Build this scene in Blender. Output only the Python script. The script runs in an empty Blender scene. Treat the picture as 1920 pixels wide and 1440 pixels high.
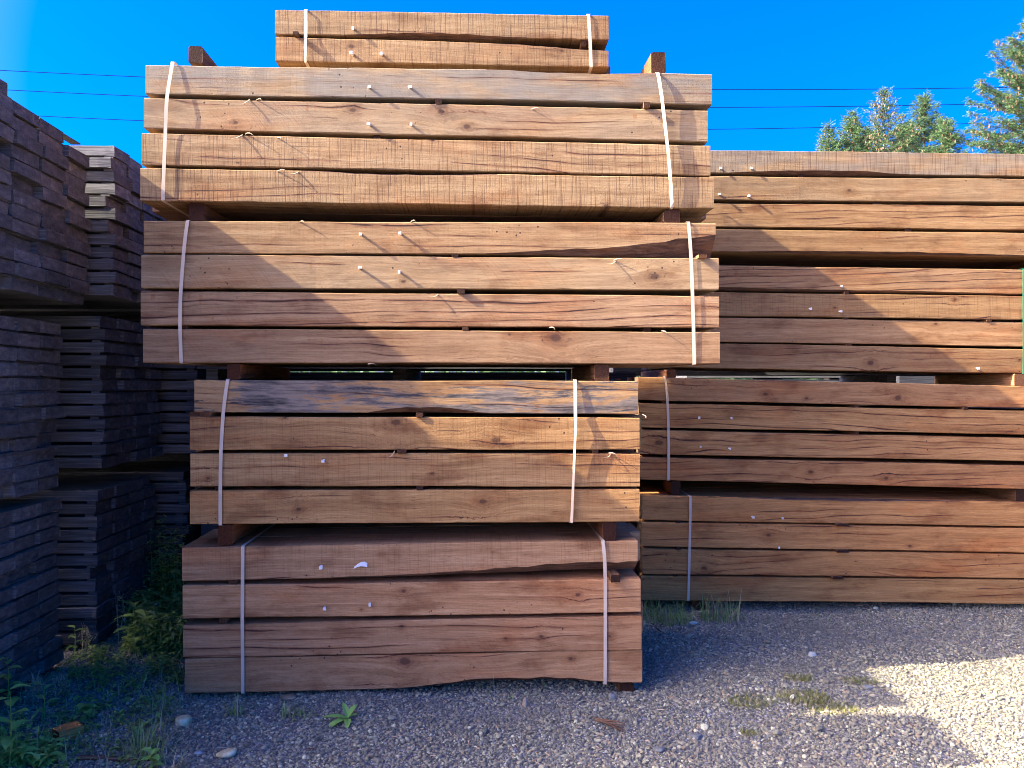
import bpy, math, random
import numpy as np
from mathutils import Vector, Matrix
RAD = math.radians
rnd = random.Random(7)
scene = bpy.context.scene
COL = scene.collection

# ------------------------------------------------------------------ camera, sky, sun, exposure
EYE = 1.55
FPX = 1443.0                      # focal length in pixels of the 1920 x 1440 photograph
cam_d = bpy.data.cameras.new("camera")
cam = bpy.data.objects.new("camera", cam_d)
COL.objects.link(cam)
cam.location = (0, 0, EYE)
cam.rotation_euler = (RAD(90), 0, 0)
cam_d.sensor_width = 36.0
cam_d.lens = 36.0 * FPX / 1920.0
cam_d.clip_start = 0.05
cam_d.clip_end = 2000
scene.camera = cam

YAW = RAD(2.6)                    # the stacks stand turned by this much
CA, SA = math.cos(YAW), math.sin(YAW)
def uv2w(u, v, z=0.0):            # stack frame (u along the timber, v away from the viewer) to world
    return Vector((u * CA - v * SA, u * SA + v * CA, z))
def w2uv(p):
    return p.x * CA + p.y * SA, -p.x * SA + p.y * CA

SUN_SLOPE, SUN_K = 0.69, 0.175
sdir = uv2w(1.0, SUN_K, 0.0); sdir.z = -SUN_SLOPE; sdir.normalize()
sun_d = bpy.data.lights.new("sun", 'SUN')
sun_d.energy = 2.85
sun_d.angle = RAD(0.5)
sun_d.color = (1.0, 0.94, 0.78)
sun = bpy.data.objects.new("sun", sun_d)
COL.objects.link(sun)
sun.location = (-20, -4, 20)
sun.rotation_mode = 'QUATERNION'
sun.rotation_quaternion = sdir.to_track_quat('-Z', 'Y')

world = bpy.data.worlds.new("World")
scene.world = world
world.use_nodes = True
wn, wl = world.node_tree.nodes, world.node_tree.links
wn.clear()
sky = wn.new("ShaderNodeTexSky")
sky.sky_type = 'NISHITA'
sky.sun_disc = False
sky.sun_elevation = math.asin(-sdir.z)
sky.sun_rotation = math.atan2(-sdir.x, -sdir.y)
sky.air_density = 0.4
sky.dust_density = 4.4
sky.ozone_density = 4.0
hs = wn.new("ShaderNodeHueSaturation")
hs.inputs["Saturation"].default_value = 1.9
hs.inputs["Hue"].default_value = 0.516
bgn = wn.new("ShaderNodeBackground")
bgn.inputs["Strength"].default_value = 0.145
wo = wn.new("ShaderNodeOutputWorld")
wl.new(sky.outputs[0], hs.inputs["Color"])
wl.new(hs.outputs[0], bgn.inputs["Color"])
wl.new(bgn.outputs[0], wo.inputs["Surface"])

scene.view_settings.view_transform = 'Standard'
scene.view_settings.look = 'None'
scene.view_settings.exposure = 2.86
scene.view_settings.gamma = 1.0
scene.view_settings.use_curve_mapping = False
scene.render.engine = 'CYCLES'
scene.cycles.max_bounces = 8
scene.cycles.diffuse_bounces = 4
scene.cycles.use_denoising = True
scene.cycles.filter_width = 0.95

# ------------------------------------------------------------------ pixel to place
def ray(px, py):
    return Vector(((px - 960) / FPX, 1.0, (720 - py) / FPX))
def gp(px, py, z=0.0):            # a point on the ground
    r = ray(px, py)
    return Vector((0, 0, EYE)) + r * ((z - EYE) / r.z)
def onplane(px, py, p0, n):
    r = ray(px, py); o = Vector((0, 0, EYE))
    return o + r * ((p0 - o).dot(n) / r.dot(n))
def atdepth(px, py, d):
    return Vector((0, 0, EYE)) + ray(px, py) * d

# ------------------------------------------------------------------ object helpers
def mesh_obj(name, verts, faces, mats=None, parent=None, mi=None, smooth=False, loc=None, mw=None):
    me = bpy.data.meshes.new(name)
    me.from_pydata([tuple(v) for v in verts], [], faces)
    for m in (mats or []):
        me.materials.append(m)
    if mi is not None:
        me.polygons.foreach_set("material_index", mi)
    if smooth:
        me.polygons.foreach_set("use_smooth", [True] * len(me.polygons))
    me.update()
    return link(name, me, parent, loc, mw)
def link(name, me, parent=None, loc=None, mw=None):
    o = bpy.data.objects.new(name, me)
    COL.objects.link(o)
    if parent is not None:
        o.parent = parent
    if mw is not None:
        o.matrix_local = mw
    elif loc is not None:
        o.location = loc
    return o
def tag(o, label=None, cat=None, group=None, kind=None):
    if label: o["label"] = label
    if cat: o["category"] = cat
    if group: o["group"] = group
    if kind: o["kind"] = kind
    return o
def empty(name, loc, yaw=0.0):
    o = bpy.data.objects.new(name, None)
    COL.objects.link(o)
    o.location = loc
    o.rotation_euler = (0, 0, yaw)
    o.empty_display_size = 0.2
    return o
def root_matrix(o):
    return Matrix.Translation(o.location) @ Matrix.Rotation(o.rotation_euler.z, 4, 'Z')

# ------------------------------------------------------------------ material helpers
class NT:
    def __init__(self, name):
        self.m = bpy.data.materials.new(name)
        self.m.use_nodes = True
        self.t = self.m.node_tree
        self.t.nodes.clear()
        self.out = self.n("ShaderNodeOutputMaterial")
        self.b = self.n("ShaderNodeBsdfPrincipled")
        self.t.links.new(self.b.outputs[0], self.out.inputs[0])
    def n(self, typ):
        return self.t.nodes.new(typ)
    def put(self, sock, v):
        if isinstance(v, bpy.types.NodeSocket):
            self.t.links.new(v, sock)
        else:
            sock.default_value = v
    def math(self, op, a, b=None, c=None, clamp=False):
        x = self.n("ShaderNodeMath"); x.operation = op; x.use_clamp = clamp
        self.put(x.inputs[0], a)
        if b is not None: self.put(x.inputs[1], b)
        if c is not None: self.put(x.inputs[2], c)
        return x.outputs[0]
    def vec(self, x, y, z):
        c = self.n("ShaderNodeCombineXYZ")
        for i, v in enumerate((x, y, z)): self.put(c.inputs[i], v)
        return c.outputs[0]
    def sep(self, v):
        s = self.n("ShaderNodeSeparateXYZ"); self.put(s.inputs[0], v)
        return s.outputs[0], s.outputs[1], s.outputs[2]
    def noise(self, v, scale=1.0, detail=2.0, rough=0.5, dist=0.0):
        x = self.n("ShaderNodeTexNoise")
        self.put(x.inputs["Vector"], v); self.put(x.inputs["Scale"], scale)
        self.put(x.inputs["Detail"], detail); self.put(x.inputs["Roughness"], rough)
        self.put(x.inputs["Distortion"], dist)
        return x.outputs[0]
    def vor(self, v, scale=1.0, feature='F1', rand=1.0, out=0):
        x = self.n("ShaderNodeTexVoronoi"); x.feature = feature
        self.put(x.inputs["Vector"], v); self.put(x.inputs["Scale"], scale)
        self.put(x.inputs["Randomness"], rand)
        return x.outputs[out]
    def ss(self, v, a, b, c=0.0, d=1.0):
        x = self.n("ShaderNodeMapRange"); x.interpolation_type = 'SMOOTHSTEP'
        self.put(x.inputs["Value"], v); self.put(x.inputs["From Min"], a); self.put(x.inputs["From Max"], b)
        self.put(x.inputs["To Min"], c); self.put(x.inputs["To Max"], d)
        return x.outputs[0]
    def lin(self, v, a, b, c=0.0, d=1.0):
        x = self.n("ShaderNodeMapRange")
        self.put(x.inputs["Value"], v); self.put(x.inputs["From Min"], a); self.put(x.inputs["From Max"], b)
        self.put(x.inputs["To Min"], c); self.put(x.inputs["To Max"], d)
        return x.outputs[0]
    def mix(self, f, a, b, mode='MIX'):
        x = self.n("ShaderNodeMix"); x.data_type = 'RGBA'; x.blend_type = mode
        self.put(x.inputs[0], f)
        for s, v in ((x.inputs[6], a), (x.inputs[7], b)):
            if isinstance(v, (tuple, list)): v = (*v[:3], 1.0)
            self.put(s, v)
        return x.outputs[2]
    def ramp(self, f, stops):
        x = self.n("ShaderNodeValToRGB"); self.put(x.inputs[0], f)
        e = x.color_ramp.elements
        while len(e) < len(stops): e.new(0.5)
        for i, (p, c) in enumerate(stops):
            e[i].position = p; e[i].color = (*c, 1.0)
        return x.outputs[0]
    def attr(self, name):
        x = self.n("ShaderNodeAttribute"); x.attribute_type = 'OBJECT'; x.attribute_name = name
        return x
    def obj(self):
        return self.n("ShaderNodeTexCoord").outputs["Object"]
    def rand(self):
        return self.n("ShaderNodeObjectInfo").outputs["Random"]
    def bump(self, h, strength=0.5, dist=0.01, normal=None):
        x = self.n("ShaderNodeBump")
        self.put(x.inputs["Height"], h); self.put(x.inputs["Strength"], strength); self.put(x.inputs["Distance"], dist)
        if normal is not None: self.put(x.inputs["Normal"], normal)
        return x.outputs[0]
    def done(self, color, rough=0.8, normal=None, spec=0.3):
        self.put(self.b.inputs["Base Color"], color if isinstance(color, bpy.types.NodeSocket) else (*color[:3], 1.0))
        self.put(self.b.inputs["Roughness"], rough)
        self.put(self.b.inputs["Specular IOR Level"], spec)
        if normal is not None: self.put(self.b.inputs["Normal"], normal)
        return self.m

def make_oak():
    t = NT("sawn_oak")
    x, y, z = t.sep(t.obj())
    r = t.rand()
    sx = t.math('MULTIPLY', r, 83.0)
    tone = t.attr("tone"); par = t.attr("par"); par2 = t.attr("par2")
    saw, crack, grey = t.sep(par.outputs["Vector"])
    stain, slope, swirl = t.sep(par2.outputs["Vector"])
    # slow wander of the grain
    wob = t.noise(t.vec(t.math('ADD', t.math('MULTIPLY', x, 1.3), sx), t.math('MULTIPLY', z, 3.0), y), 1.0, 2.0, 0.5)
    wob = t.math('MULTIPLY', t.math('SUBTRACT', wob, 0.5), t.math('MULTIPLY_ADD', swirl, 0.10, 0.022))
    psi = t.math('ADD', t.math('ADD', z, t.math('MULTIPLY', y, 0.6)), t.math('ADD', wob, t.math('MULTIPLY', x, slope)))
    kn_all = None; halo_all = None
    for i in range(1, 5):
        kx, kz, kr = t.sep(t.attr("k%d" % i).outputs["Vector"])
        dx = t.math('DIVIDE', t.math('SUBTRACT', x, kx), t.math('MULTIPLY', kr, 1.5))
        dz = t.math('DIVIDE', t.math('SUBTRACT', z, kz), kr)
        jit = t.noise(t.vec(t.math('MULTIPLY', dx, 1.6), t.math('MULTIPLY', dz, 1.6), t.math('ADD', sx, float(i))), 1.0, 2.0, 0.6)
        d2 = t.math('ADD', t.math('MULTIPLY', dx, dx), t.math('MULTIPLY', dz, dz))
        d2 = t.math('MULTIPLY', d2, t.math('MULTIPLY_ADD', jit, 2.6, -0.2))
        g = t.math('POWER', 2.718, t.math('MULTIPLY', d2, -0.22))
        g2 = t.math('POWER', 2.718, t.math('MULTIPLY', d2, -0.5))
        psi = t.math('SUBTRACT', psi, t.math('MULTIPLY', t.math('MULTIPLY', t.math('SUBTRACT', z, kz), g), 0.75))
        # a few growth rings and a dark heart
        ring = t.math('SINE', t.math('MULTIPLY', t.math('SQRT', d2), 15.0))
        heart = t.ss(d2, 0.30, 0.06)
        k = t.math('MAXIMUM', t.math('MULTIPLY', heart, 0.85), t.math('MULTIPLY', t.math('MULTIPLY_ADD', ring, 0.13, 0.16), t.ss(d2, 1.3, 0.5)))
        kn_all = k if kn_all is None else t.math('MAXIMUM', kn_all, k)
        halo_all = g2 if halo_all is None else t.math('MAXIMUM', halo_all, g2)
    def gv(fx, fz, off=0.0, fy=0.0):
        return t.vec(t.math('MULTIPLY_ADD', x, fx, sx), t.math('MULTIPLY', psi, fz), t.math('MULTIPLY_ADD', r, 41.0, off))
    g1 = t.noise(gv(0.8, 34.0), 1.0, 6.0, 0.68)
    g2 = t.noise(gv(7.0, 150.0, 3.0), 1.0, 4.0, 0.75)
    base = t.ramp(g1, [(0.30, (0.228, 0.138, 0.062)), (0.50, (0.338, 0.220, 0.106)), (0.70, (0.420, 0.296, 0.154))])
    base = t.mix(t.lin(g2, 0.36, 0.64, 0.0, 0.75), base, t.mix(1.0, base, (0.62, 0.56, 0.52), 'MULTIPLY'))
    # short open pores, the flecks of oak
    po = t.noise(gv(24.0, 330.0, 61.0), 1.0, 2.0, 0.7)
    pore = t.ss(po, 0.58, 0.70)
    base = t.mix(t.math('MULTIPLY', pore, 0.6), base, t.mix(1.0, base, (0.42, 0.34, 0.30), 'MULTIPLY'))
    fu = t.noise(t.vec(t.math('MULTIPLY_ADD', x, 150.0, sx), t.math('MULTIPLY', z, 190.0), t.math('MULTIPLY', y, 190.0)), 1.0, 3.0, 0.8)
    base = t.mix(t.ss(fu, 0.56, 0.74, 0.0, 0.45), base, t.mix(1.0, base, (1.35, 1.38, 1.40), 'MULTIPLY'))
    base = t.mix(t.ss(fu, 0.44, 0.28, 0.0, 0.45), base, t.mix(1.0, base, (0.62, 0.58, 0.55), 'MULTIPLY'))
    # blotches: redder and paler zones along the timber
    bl = t.noise(t.vec(t.math('MULTIPLY_ADD', x, 1.5, sx), t.math('MULTIPLY', z, 5.0), t.math('MULTIPLY', y, 2.0)), 1.0, 3.0, 0.55)
    base = t.mix(t.ss(bl, 0.50, 0.70, 0.0, 0.55), base, t.mix(1.0, base, (1.02, 0.72, 0.52), 'MULTIPLY'))
    base = t.mix(t.ss(bl, 0.46, 0.30, 0.0, 0.5), base, t.mix(1.0, base, (1.12, 1.16, 1.16), 'MULTIPLY'))
    # wet, dirty patches with soft edges
    ds = t.noise(t.vec(t.math('MULTIPLY_ADD', x, 3.1, t.math('ADD', sx, 9.0)), t.math('MULTIPLY', z, 7.0), y), 1.0, 4.0, 0.6)
    base = t.mix(t.ss(ds, 0.50, 0.70, 0.0, 0.80), base, t.mix(1.0, base, (0.58, 0.47, 0.40), 'MULTIPLY'))
    # weathered grey
    gw = t.noise(t.vec(t.math('MULTIPLY_ADD', x, 2.2, t.math('ADD', sx, 4.0)), t.math('MULTIPLY', z, 9.0), 0.0), 1.0, 4.0, 0.6)
    base = t.mix(t.math('MULTIPLY', t.ss(gw, 0.30, 0.62), grey), base, t.mix(t.lin(g2, 0.3, 0.7), (0.235, 0.205, 0.155), (0.145, 0.122, 0.092)))
    # saw kerfs across the face
    xs = t.math('MULTIPLY_ADD', z, 0.03, x)
    k1 = t.noise(t.vec(t.math('MULTIPLY_ADD', xs, 95.0, sx), t.math('MULTIPLY', z, 1.6), 0.0), 1.0, 3.0, 0.75)
    k2 = t.noise(t.vec(t.math('MULTIPLY_ADD', xs, 21.0, sx), t.math('MULTIPLY', z, 0.9), 7.0), 1.0, 2.0, 0.6)
    kerf = t.math('MULTIPLY', t.ss(k1, 0.50, 0.62), saw)
    kerf2 = t.math('MULTIPLY', t.ss(k2, 0.54, 0.68), saw)
    base = t.mix(t.math('MULTIPLY', kerf, 0.80), base, t.mix(1.0, base, (0.50, 0.41, 0.36), 'MULTIPLY'))
    base = t.mix(t.math('MULTIPLY', kerf2, 0.55), base, t.mix(1.0, base, (0.62, 0.54, 0.50), 'MULTIPLY'))
    # circular saw arcs, fainter, slanted
    xa = t.math('MULTIPLY_ADD', z, 0.85, t.math('MULTIPLY_ADD', t.math('MULTIPLY', z, z), 2.2, x))
    k3 = t.noise(t.vec(t.math('MULTIPLY_ADD', xa, 120.0, sx), 0.0, 3.0), 1.0, 1.0, 0.5)
    arc = t.math('MULTIPLY', t.ss(k3, 0.54, 0.66), t.math('SUBTRACT', 1.0, saw))
    arc = t.math('MULTIPLY', arc, t.ss(bl, 0.40, 0.58))
    base = t.mix(t.math('MULTIPLY', arc, 0.34), base, t.mix(1.0, base, (0.6, 0.52, 0.47), 'MULTIPLY'))
    # drying checks: thin dark lines that open and close along the grain
    cm = t.noise(gv(1.25, 15.0, 17.0), 1.0, 2.0, 0.5)
    cw = t.noise(gv(0.8, 5.0, 11.0), 1.0, 3.0, 0.5)
    u1 = t.math('FRACT', t.math('ADD', t.math('MULTIPLY_ADD', psi, 21.0, t.math('MULTIPLY', cw, 2.6)), t.math('MULTIPLY', r, 9.0)))
    a1 = t.math('ABSOLUTE', t.math('SUBTRACT', u1, 0.5))
    m1 = t.ss(cm, t.math('MULTIPLY_ADD', crack, -0.28, 0.635), t.math('MULTIPLY_ADD', crack, -0.28, 0.85))
    line = t.math('MULTIPLY', t.ss(t.math('DIVIDE', a1, t.math('MULTIPLY_ADD', m1, 0.060, 0.006)), 1.0, 0.45), t.ss(m1, 0.02, 0.14))
    brk = t.noise(gv(7.0, 26.0, 71.0), 1.0, 3.0, 0.6)
    line = t.math('MULTIPLY', line, t.ss(brk, 0.36, 0.54, 0.12, 1.0))
    cm3 = t.noise(gv(3.0, 30.0, 31.0), 1.0, 2.0, 0.5)
    u3 = t.math('FRACT', t.math('ADD', t.math('MULTIPLY_ADD', psi, 64.0, t.math('MULTIPLY', cw, 7.5)), t.math('MULTIPLY', r, 5.0)))
    a3 = t.math('ABSOLUTE', t.math('SUBTRACT', u3, 0.5))
    m3 = t.ss(cm3, t.math('MULTIPLY_ADD', crack, -0.20, 0.66), t.math('MULTIPLY_ADD', crack, -0.20, 0.86))
    line3 = t.math('MULTIPLY', t.ss(t.math('DIVIDE', a3, t.math('MULTIPLY_ADD', m3, 0.11, 0.015)), 1.0, 0.4), t.ss(m3, 0.02, 0.2))
    red = t.math('MULTIPLY', t.ss(a1, 0.20, 0.0), t.ss(m1, 0.05, 0.6))
    # tannin runs below the checks
    run = t.noise(t.vec(t.math('MULTIPLY_ADD', x, 30.0, sx), t.math('MULTIPLY', z, 5.0), 5.0), 1.0, 3.0, 0.6)
    runm = t.math('MULTIPLY', t.ss(run, 0.56, 0.74), t.ss(cm, 0.54, 0.68))
    base = t.mix(t.math('MULTIPLY', runm, 0.75), base, t.mix(1.0, base, (0.86, 0.52, 0.34), 'MULTIPLY'))
    base = t.mix(t.math('MULTIPLY', red, 0.7), base, (0.150, 0.055, 0.024))
    base = t.mix(t.math('MULTIPLY', halo_all, 0.55), base, t.mix(1.0, base, (0.66, 0.50, 0.40), 'MULTIPLY'))
    base = t.mix(kn_all, base, (0.060, 0.030, 0.018))
    # blue-black iron stain
    st = t.noise(gv(4.0, 34.0, 51.0), 1.0, 6.0, 0.72)
    big = t.noise(t.vec(t.math('MULTIPLY_ADD', x, 1.4, sx), t.math('MULTIPLY', z, 4.0), 2.0), 1.0, 3.0, 0.6)
    sm = t.math('MULTIPLY', t.ss(t.math('ADD', st, t.math('MULTIPLY', t.math('SUBTRACT', big, 0.5), 1.1)), 0.45, 0.54), stain)
    base = t.mix(sm, base, t.mix(t.lin(st, 0.45, 0.65), (0.19, 0.165, 0.145), (0.030, 0.030, 0.034)))
    # worm and bolt holes
    vv = t.vec(t.math('MULTIPLY_ADD', x, 30.0, sx), t.math('MULTIPLY', z, 30.0), t.math('MULTIPLY', y, 30.0))
    vd = t.vor(vv, 1.0)
    hm = t.noise(t.vec(t.math('MULTIPLY_ADD', x, 2.3, t.math('ADD', sx, 20.0)), t.math('MULTIPLY', z, 3.0), 1.0), 1.0, 1.0, 0.5)
    hole = t.math('MULTIPLY', t.ss(vd, 0.17, 0.10), t.ss(hm, 0.60, 0.66))
    base = t.mix(1.0, base, tone.outputs["Color"], 'MULTIPLY')
    lum = t.lin(t.math('FRACT', t.math('MULTIPLY', r, 17.3)), 0.0, 1.0, 0.86, 1.10)
    base = t.mix(1.0, base, t.vec(lum, lum, lum), 'MULTIPLY')
    dark = t.math('MAXIMUM', t.math('MAXIMUM', line, t.math('MULTIPLY', line3, 0.42)), hole)
    base = t.mix(t.math('MULTIPLY', dark, 0.93), base, (0.034, 0.014, 0.008))
    # end grain
    nx, ny, nz = t.sep(t.n("ShaderNodeTexCoord").outputs["Normal"])
    endm = t.ss(t.math('ABSOLUTE', nx), 0.75, 0.9)
    eg = t.noise(t.vec(t.math('MULTIPLY', y, 40.0), t.math('MULTIPLY', z, 140.0), sx), 1.0, 3.0, 0.6)
    base = t.mix(endm, base, t.mix(t.lin(eg, 0.3, 0.7), (0.10, 0.055, 0.032), (0.24, 0.145, 0.082)))
    h = t.math('MULTIPLY_ADD', g1, 0.35, t.math('MULTIPLY', g2, 0.30))
    h = t.math('SUBTRACT', h, t.math('MULTIPLY', dark, 1.5))
    h = t.math('SUBTRACT', h, t.math('MULTIPLY_ADD', kerf, 0.35, t.math('MULTIPLY', kerf2, 0.25)))
    h = t.math('SUBTRACT', h, t.math('MULTIPLY_ADD', kn_all, 0.3, t.math('MULTIPLY', arc, 0.15)))
    ru = t.noise(t.vec(t.math('MULTIPLY_ADD', x, 60.0, sx), t.math('MULTIPLY', z, 90.0), t.math('MULTIPLY', y, 90.0)), 1.0, 3.0, 0.6)
    h = t.math('MULTIPLY_ADD', ru, 0.25, t.math('MULTIPLY_ADD', fu, 0.25, h))
    return t.done(base, 0.78, t.bump(h, 0.30, 0.006), 0.25)

def make_bark():
    t = NT("wane_edge")
    x, y, z = t.sep(t.obj()); s = t.math('MULTIPLY', t.rand(), 50.0)
    n1 = t.noise(t.vec(t.math('MULTIPLY_ADD', x, 9.0, s), t.math('MULTIPLY', z, 60.0), t.math('MULTIPLY', y, 60.0)), 1.0, 5.0, 0.65)
    n2 = t.noise(t.vec(t.math('MULTIPLY_ADD', x, 3.0, s), t.math('MULTIPLY', z, 14.0), 0.0), 1.0, 3.0, 0.6)
    c = t.ramp(n1, [(0.3, (0.045, 0.022, 0.013)), (0.55, (0.13, 0.068, 0.040)), (0.75, (0.23, 0.125, 0.075))])
    c = t.mix(t.ss(n2, 0.55, 0.7, 0, 0.6), c, (0.19, 0.075, 0.028))
    return t.done(c, 0.9, t.bump(n1, 0.7, 0.012), 0.15)

def make_rough_block():                      # bearers, stickers, laths
    t = NT("rough_softwood")
    x, y, z = t.sep(t.obj()); s = t.math('MULTIPLY', t.rand(), 90.0)
    tone = t.attr("tone")
    g = t.noise(t.vec(t.math('MULTIPLY_ADD', x, 110.0, s), t.math('MULTIPLY', y, 6.0), t.math('MULTIPLY', z, 110.0)), 1.0, 4.0, 0.65)
    b = t.noise(t.vec(t.math('MULTIPLY_ADD', x, 11.0, s), t.math('MULTIPLY', y, 5.0), t.math('MULTIPLY', z, 11.0)), 1.0, 3.0, 0.6)
    c = t.ramp(g, [(0.28, (0.10, 0.048, 0.022)), (0.55, (0.23, 0.115, 0.052)), (0.8, (0.34, 0.19, 0.095))])
    c = t.mix(t.ss(b, 0.5, 0.68, 0, 0.6), c, t.mix(1.0, c, (0.5, 0.42, 0.4), 'MULTIPLY'))
    c = t.mix(1.0, c, tone.outputs["Color"], 'MULTIPLY')
    nx, ny, nz = t.sep(t.n("ShaderNodeTexCoord").outputs["Normal"])
    e = t.ss(t.math('ABSOLUTE', ny), 0.7, 0.9)
    c = t.mix(t.math('MULTIPLY', e, 0.9), c, t.mix(1.0, c, (0.22, 0.16, 0.14), 'MULTIPLY'))
    return t.done(c, 0.85, t.bump(g, 0.5, 0.006), 0.2)

def make_old_plank():
    t = NT("weathered_plank")
    x, y, z = t.sep(t.obj()); r = t.rand(); s = t.math('MULTIPLY', r, 70.0)
    tone = t.attr("tone")
    nx, ny, nz = t.sep(t.n("ShaderNodeTexCoord").outputs["Normal"])
    end = t.ss(t.math('ABSOLUTE', nx), 0.6, 0.85)
    lg = t.noise(t.vec(t.math('MULTIPLY_ADD', x, 3.0, s), t.math('MULTIPLY', y, 60.0), t.math('MULTIPLY', z, 90.0)), 1.0, 5.0, 0.65)
    side = t.ramp(lg, [(0.3, (0.05, 0.047, 0.043)), (0.55, (0.125, 0.12, 0.11)), (0.8, (0.30, 0.29, 0.265))])
    # saw-rough dark ends with pale vertical scratches and scuffs
    e1 = t.noise(t.vec(s, t.math('MULTIPLY', y, 85.0), t.math('MULTIPLY', z, 12.0)), 1.0, 4.0, 0.7)
    e2 = t.noise(t.vec(s, t.math('MULTIPLY', y, 16.0), t.math('MULTIPLY', z, 34.0)), 1.0, 4.0, 0.65)
    ec = t.ramp(e2, [(0.25, (0.038, 0.035, 0.034)), (0.55, (0.092, 0.085, 0.082)), (0.8, (0.165, 0.152, 0.142))])
    sc = t.math('MULTIPLY', t.ss(e1, 0.55, 0.72), t.ss(e2, 0.45, 0.68))
    ec = t.mix(t.math('MULTIPLY', sc, 0.65), ec, (0.27, 0.255, 0.24))
    ec = t.mix(t.lin(r, 0.0, 1.0, 0.0, 0.5), ec, t.mix(1.0, ec, (1.15, 1.02, 0.90), 'MULTIPLY'))
    ec = t.mix(t.ss(t.math('FRACT', t.math('MULTIPLY', r, 13.7)), 0.55, 1.0, 0, 0.6), ec, t.mix(1.0, ec, (1.35, 1.32, 1.28), 'MULTIPLY'))
    c = t.mix(end, side, ec)
    c = t.mix(1.0, c, tone.outputs["Color"], 'MULTIPLY')
    h = t.math('ADD', e1, t.math('ADD', e2, lg))
    return t.done(c, 0.82, t.bump(h, 0.55, 0.008), 0.25)

def make_strap(name, col):
    t = NT(name)
    x, y, z = t.sep(t.obj())
    n = t.noise(t.vec(t.math('MULTIPLY', x, 30.0), t.math('MULTIPLY', y, 30.0), t.math('MULTIPLY', z, 12.0)), 1.0, 3.0, 0.6)
    c = t.mix(t.lin(n, 0.3, 0.7), tuple(v * 0.86 for v in col), col)
    return t.done(c, 0.45, None, 0.2)

def simple(name, cols, scale=30.0, rough=0.7, bump=0.3, spec=0.3):
    t = NT(name)
    n = t.noise(t.obj(), scale, 4.0, 0.6)
    st = [(0.28 + 0.44 * i / max(1, len(cols) - 1), c) for i, c in enumerate(cols)]
    return t.done(t.ramp(n, st), rough, t.bump(n, bump, 0.004), spec)

def make_leaf(name, c0, c1, c2, trans=0.25):
    t = NT(name)
    g = t.n("ShaderNodeNewGeometry")
    n = t.noise(t.obj(), 7.0, 3.0, 0.6)
    f = t.math('MULTIPLY_ADD', g.outputs["Random Per Island"], 0.7, t.math('MULTIPLY', n, 0.35))
    col = t.ramp(f, [(0.1, c0), (0.5, c1), (0.92, c2)])
    m = t.done(col, 0.55, None, 0.3)
    tr = t.n("ShaderNodeBsdfTranslucent"); t.t.links.new(col, tr.inputs[0])
    mx = t.n("ShaderNodeMixShader"); mx.inputs[0].default_value = trans
    t.t.links.new(t.b.outputs[0], mx.inputs[1]); t.t.links.new(tr.outputs[0], mx.inputs[2])
    t.t.links.new(mx.outputs[0], t.out.inputs[0])
    return m

def make_ground():
    t = NT("gravel_ground")
    x, y, z = t.sep(t.obj())
    p = t.vec(x, y, 0.0)
    v1 = t.n("ShaderNodeTexVoronoi"); t.put(v1.inputs["Vector"], p); v1.inputs["Scale"].default_value = 80.0
    sv = t.sep(v1.outputs["Color"])[0]
    c = t.ramp(sv, [(0.0, (0.11, 0.100, 0.095)), (0.5, (0.21, 0.195, 0.182)), (0.85, (0.30, 0.275, 0.25)), (1.0, (0.48, 0.45, 0.41))])
    gap = t.ss(v1.outputs["Distance"], 0.35, 0.75, 0.0, 0.75)
    c = t.mix(gap, c, (0.11, 0.09, 0.075))
    n = t.noise(p, 1.1, 4.0, 0.6)
    c = t.mix(t.ss(n, 0.48, 0.68, 0, 0.55), c, (0.14, 0.108, 0.075))
    h = t.math('SUBTRACT', 1.0, v1.outputs["Distance"])
    return t.done(c, 0.9, t.bump(h, 0.8, 0.012), 0.2)

def make_pebble():
    t = NT("gravel_stone")
    r = t.rand()
    c = t.ramp(r, [(0.0, (0.095, 0.090, 0.090)), (0.30, (0.175, 0.165, 0.162)), (0.55, (0.26, 0.245, 0.232)),
                   (0.74, (0.33, 0.30, 0.265)), (0.86, (0.30, 0.21, 0.165)), (0.93, (0.40, 0.375, 0.34)), (1.0, (0.58, 0.55, 0.50))])
    n = t.noise(t.obj(), 2.2, 3.0, 0.6)
    c = t.mix(t.lin(n, 0.3, 0.7, 0, 0.5), c, t.mix(1.0, c, (0.6, 0.58, 0.56), 'MULTIPLY'))
    # dust and earth trodden into patches of the yard
    pos = t.n("ShaderNodeNewGeometry").outputs["Position"]
    px, py, pz = t.sep(pos)
    d = t.noise(t.vec(px, py, 0.0), 1.3, 5.0, 0.62)
    c = t.mix(1.0, c, (1.17, 1.12, 0.76), 'MULTIPLY')
    c = t.mix(t.ss(d, 0.42, 0.66, 0.0, 0.60), c, (0.170, 0.145, 0.105))
    return t.done(c, 0.75, None, 0.3)

OAK, BARK, ROUGH, PLANK = make_oak(), make_bark(), make_rough_block(), make_old_plank()
STRAP = make_strap("white_strap", (0.62, 0.46, 0.31))
GREEN_STRAP = make_strap("green_strap", (0.03, 0.26, 0.12))
WHITE = simple("white_plastic", [(0.66, 0.60, 0.50), (0.82, 0.76, 0.65)], 60.0, 0.5, 0.1)
SPLINT = simple("raw_splinter", [(0.36, 0.22, 0.12), (0.56, 0.40, 0.25)], 50.0, 0.8)
GROUND, PEBBLE = make_ground(), make_pebble()

# ------------------------------------------------------------------ timber
def smoothstep(a, b, x):
    if a == b: return float(x >= a)
    t = max(0.0, min(1.0, (x - a) / (b - a))); return t * t * (3 - 2 * t)

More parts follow.
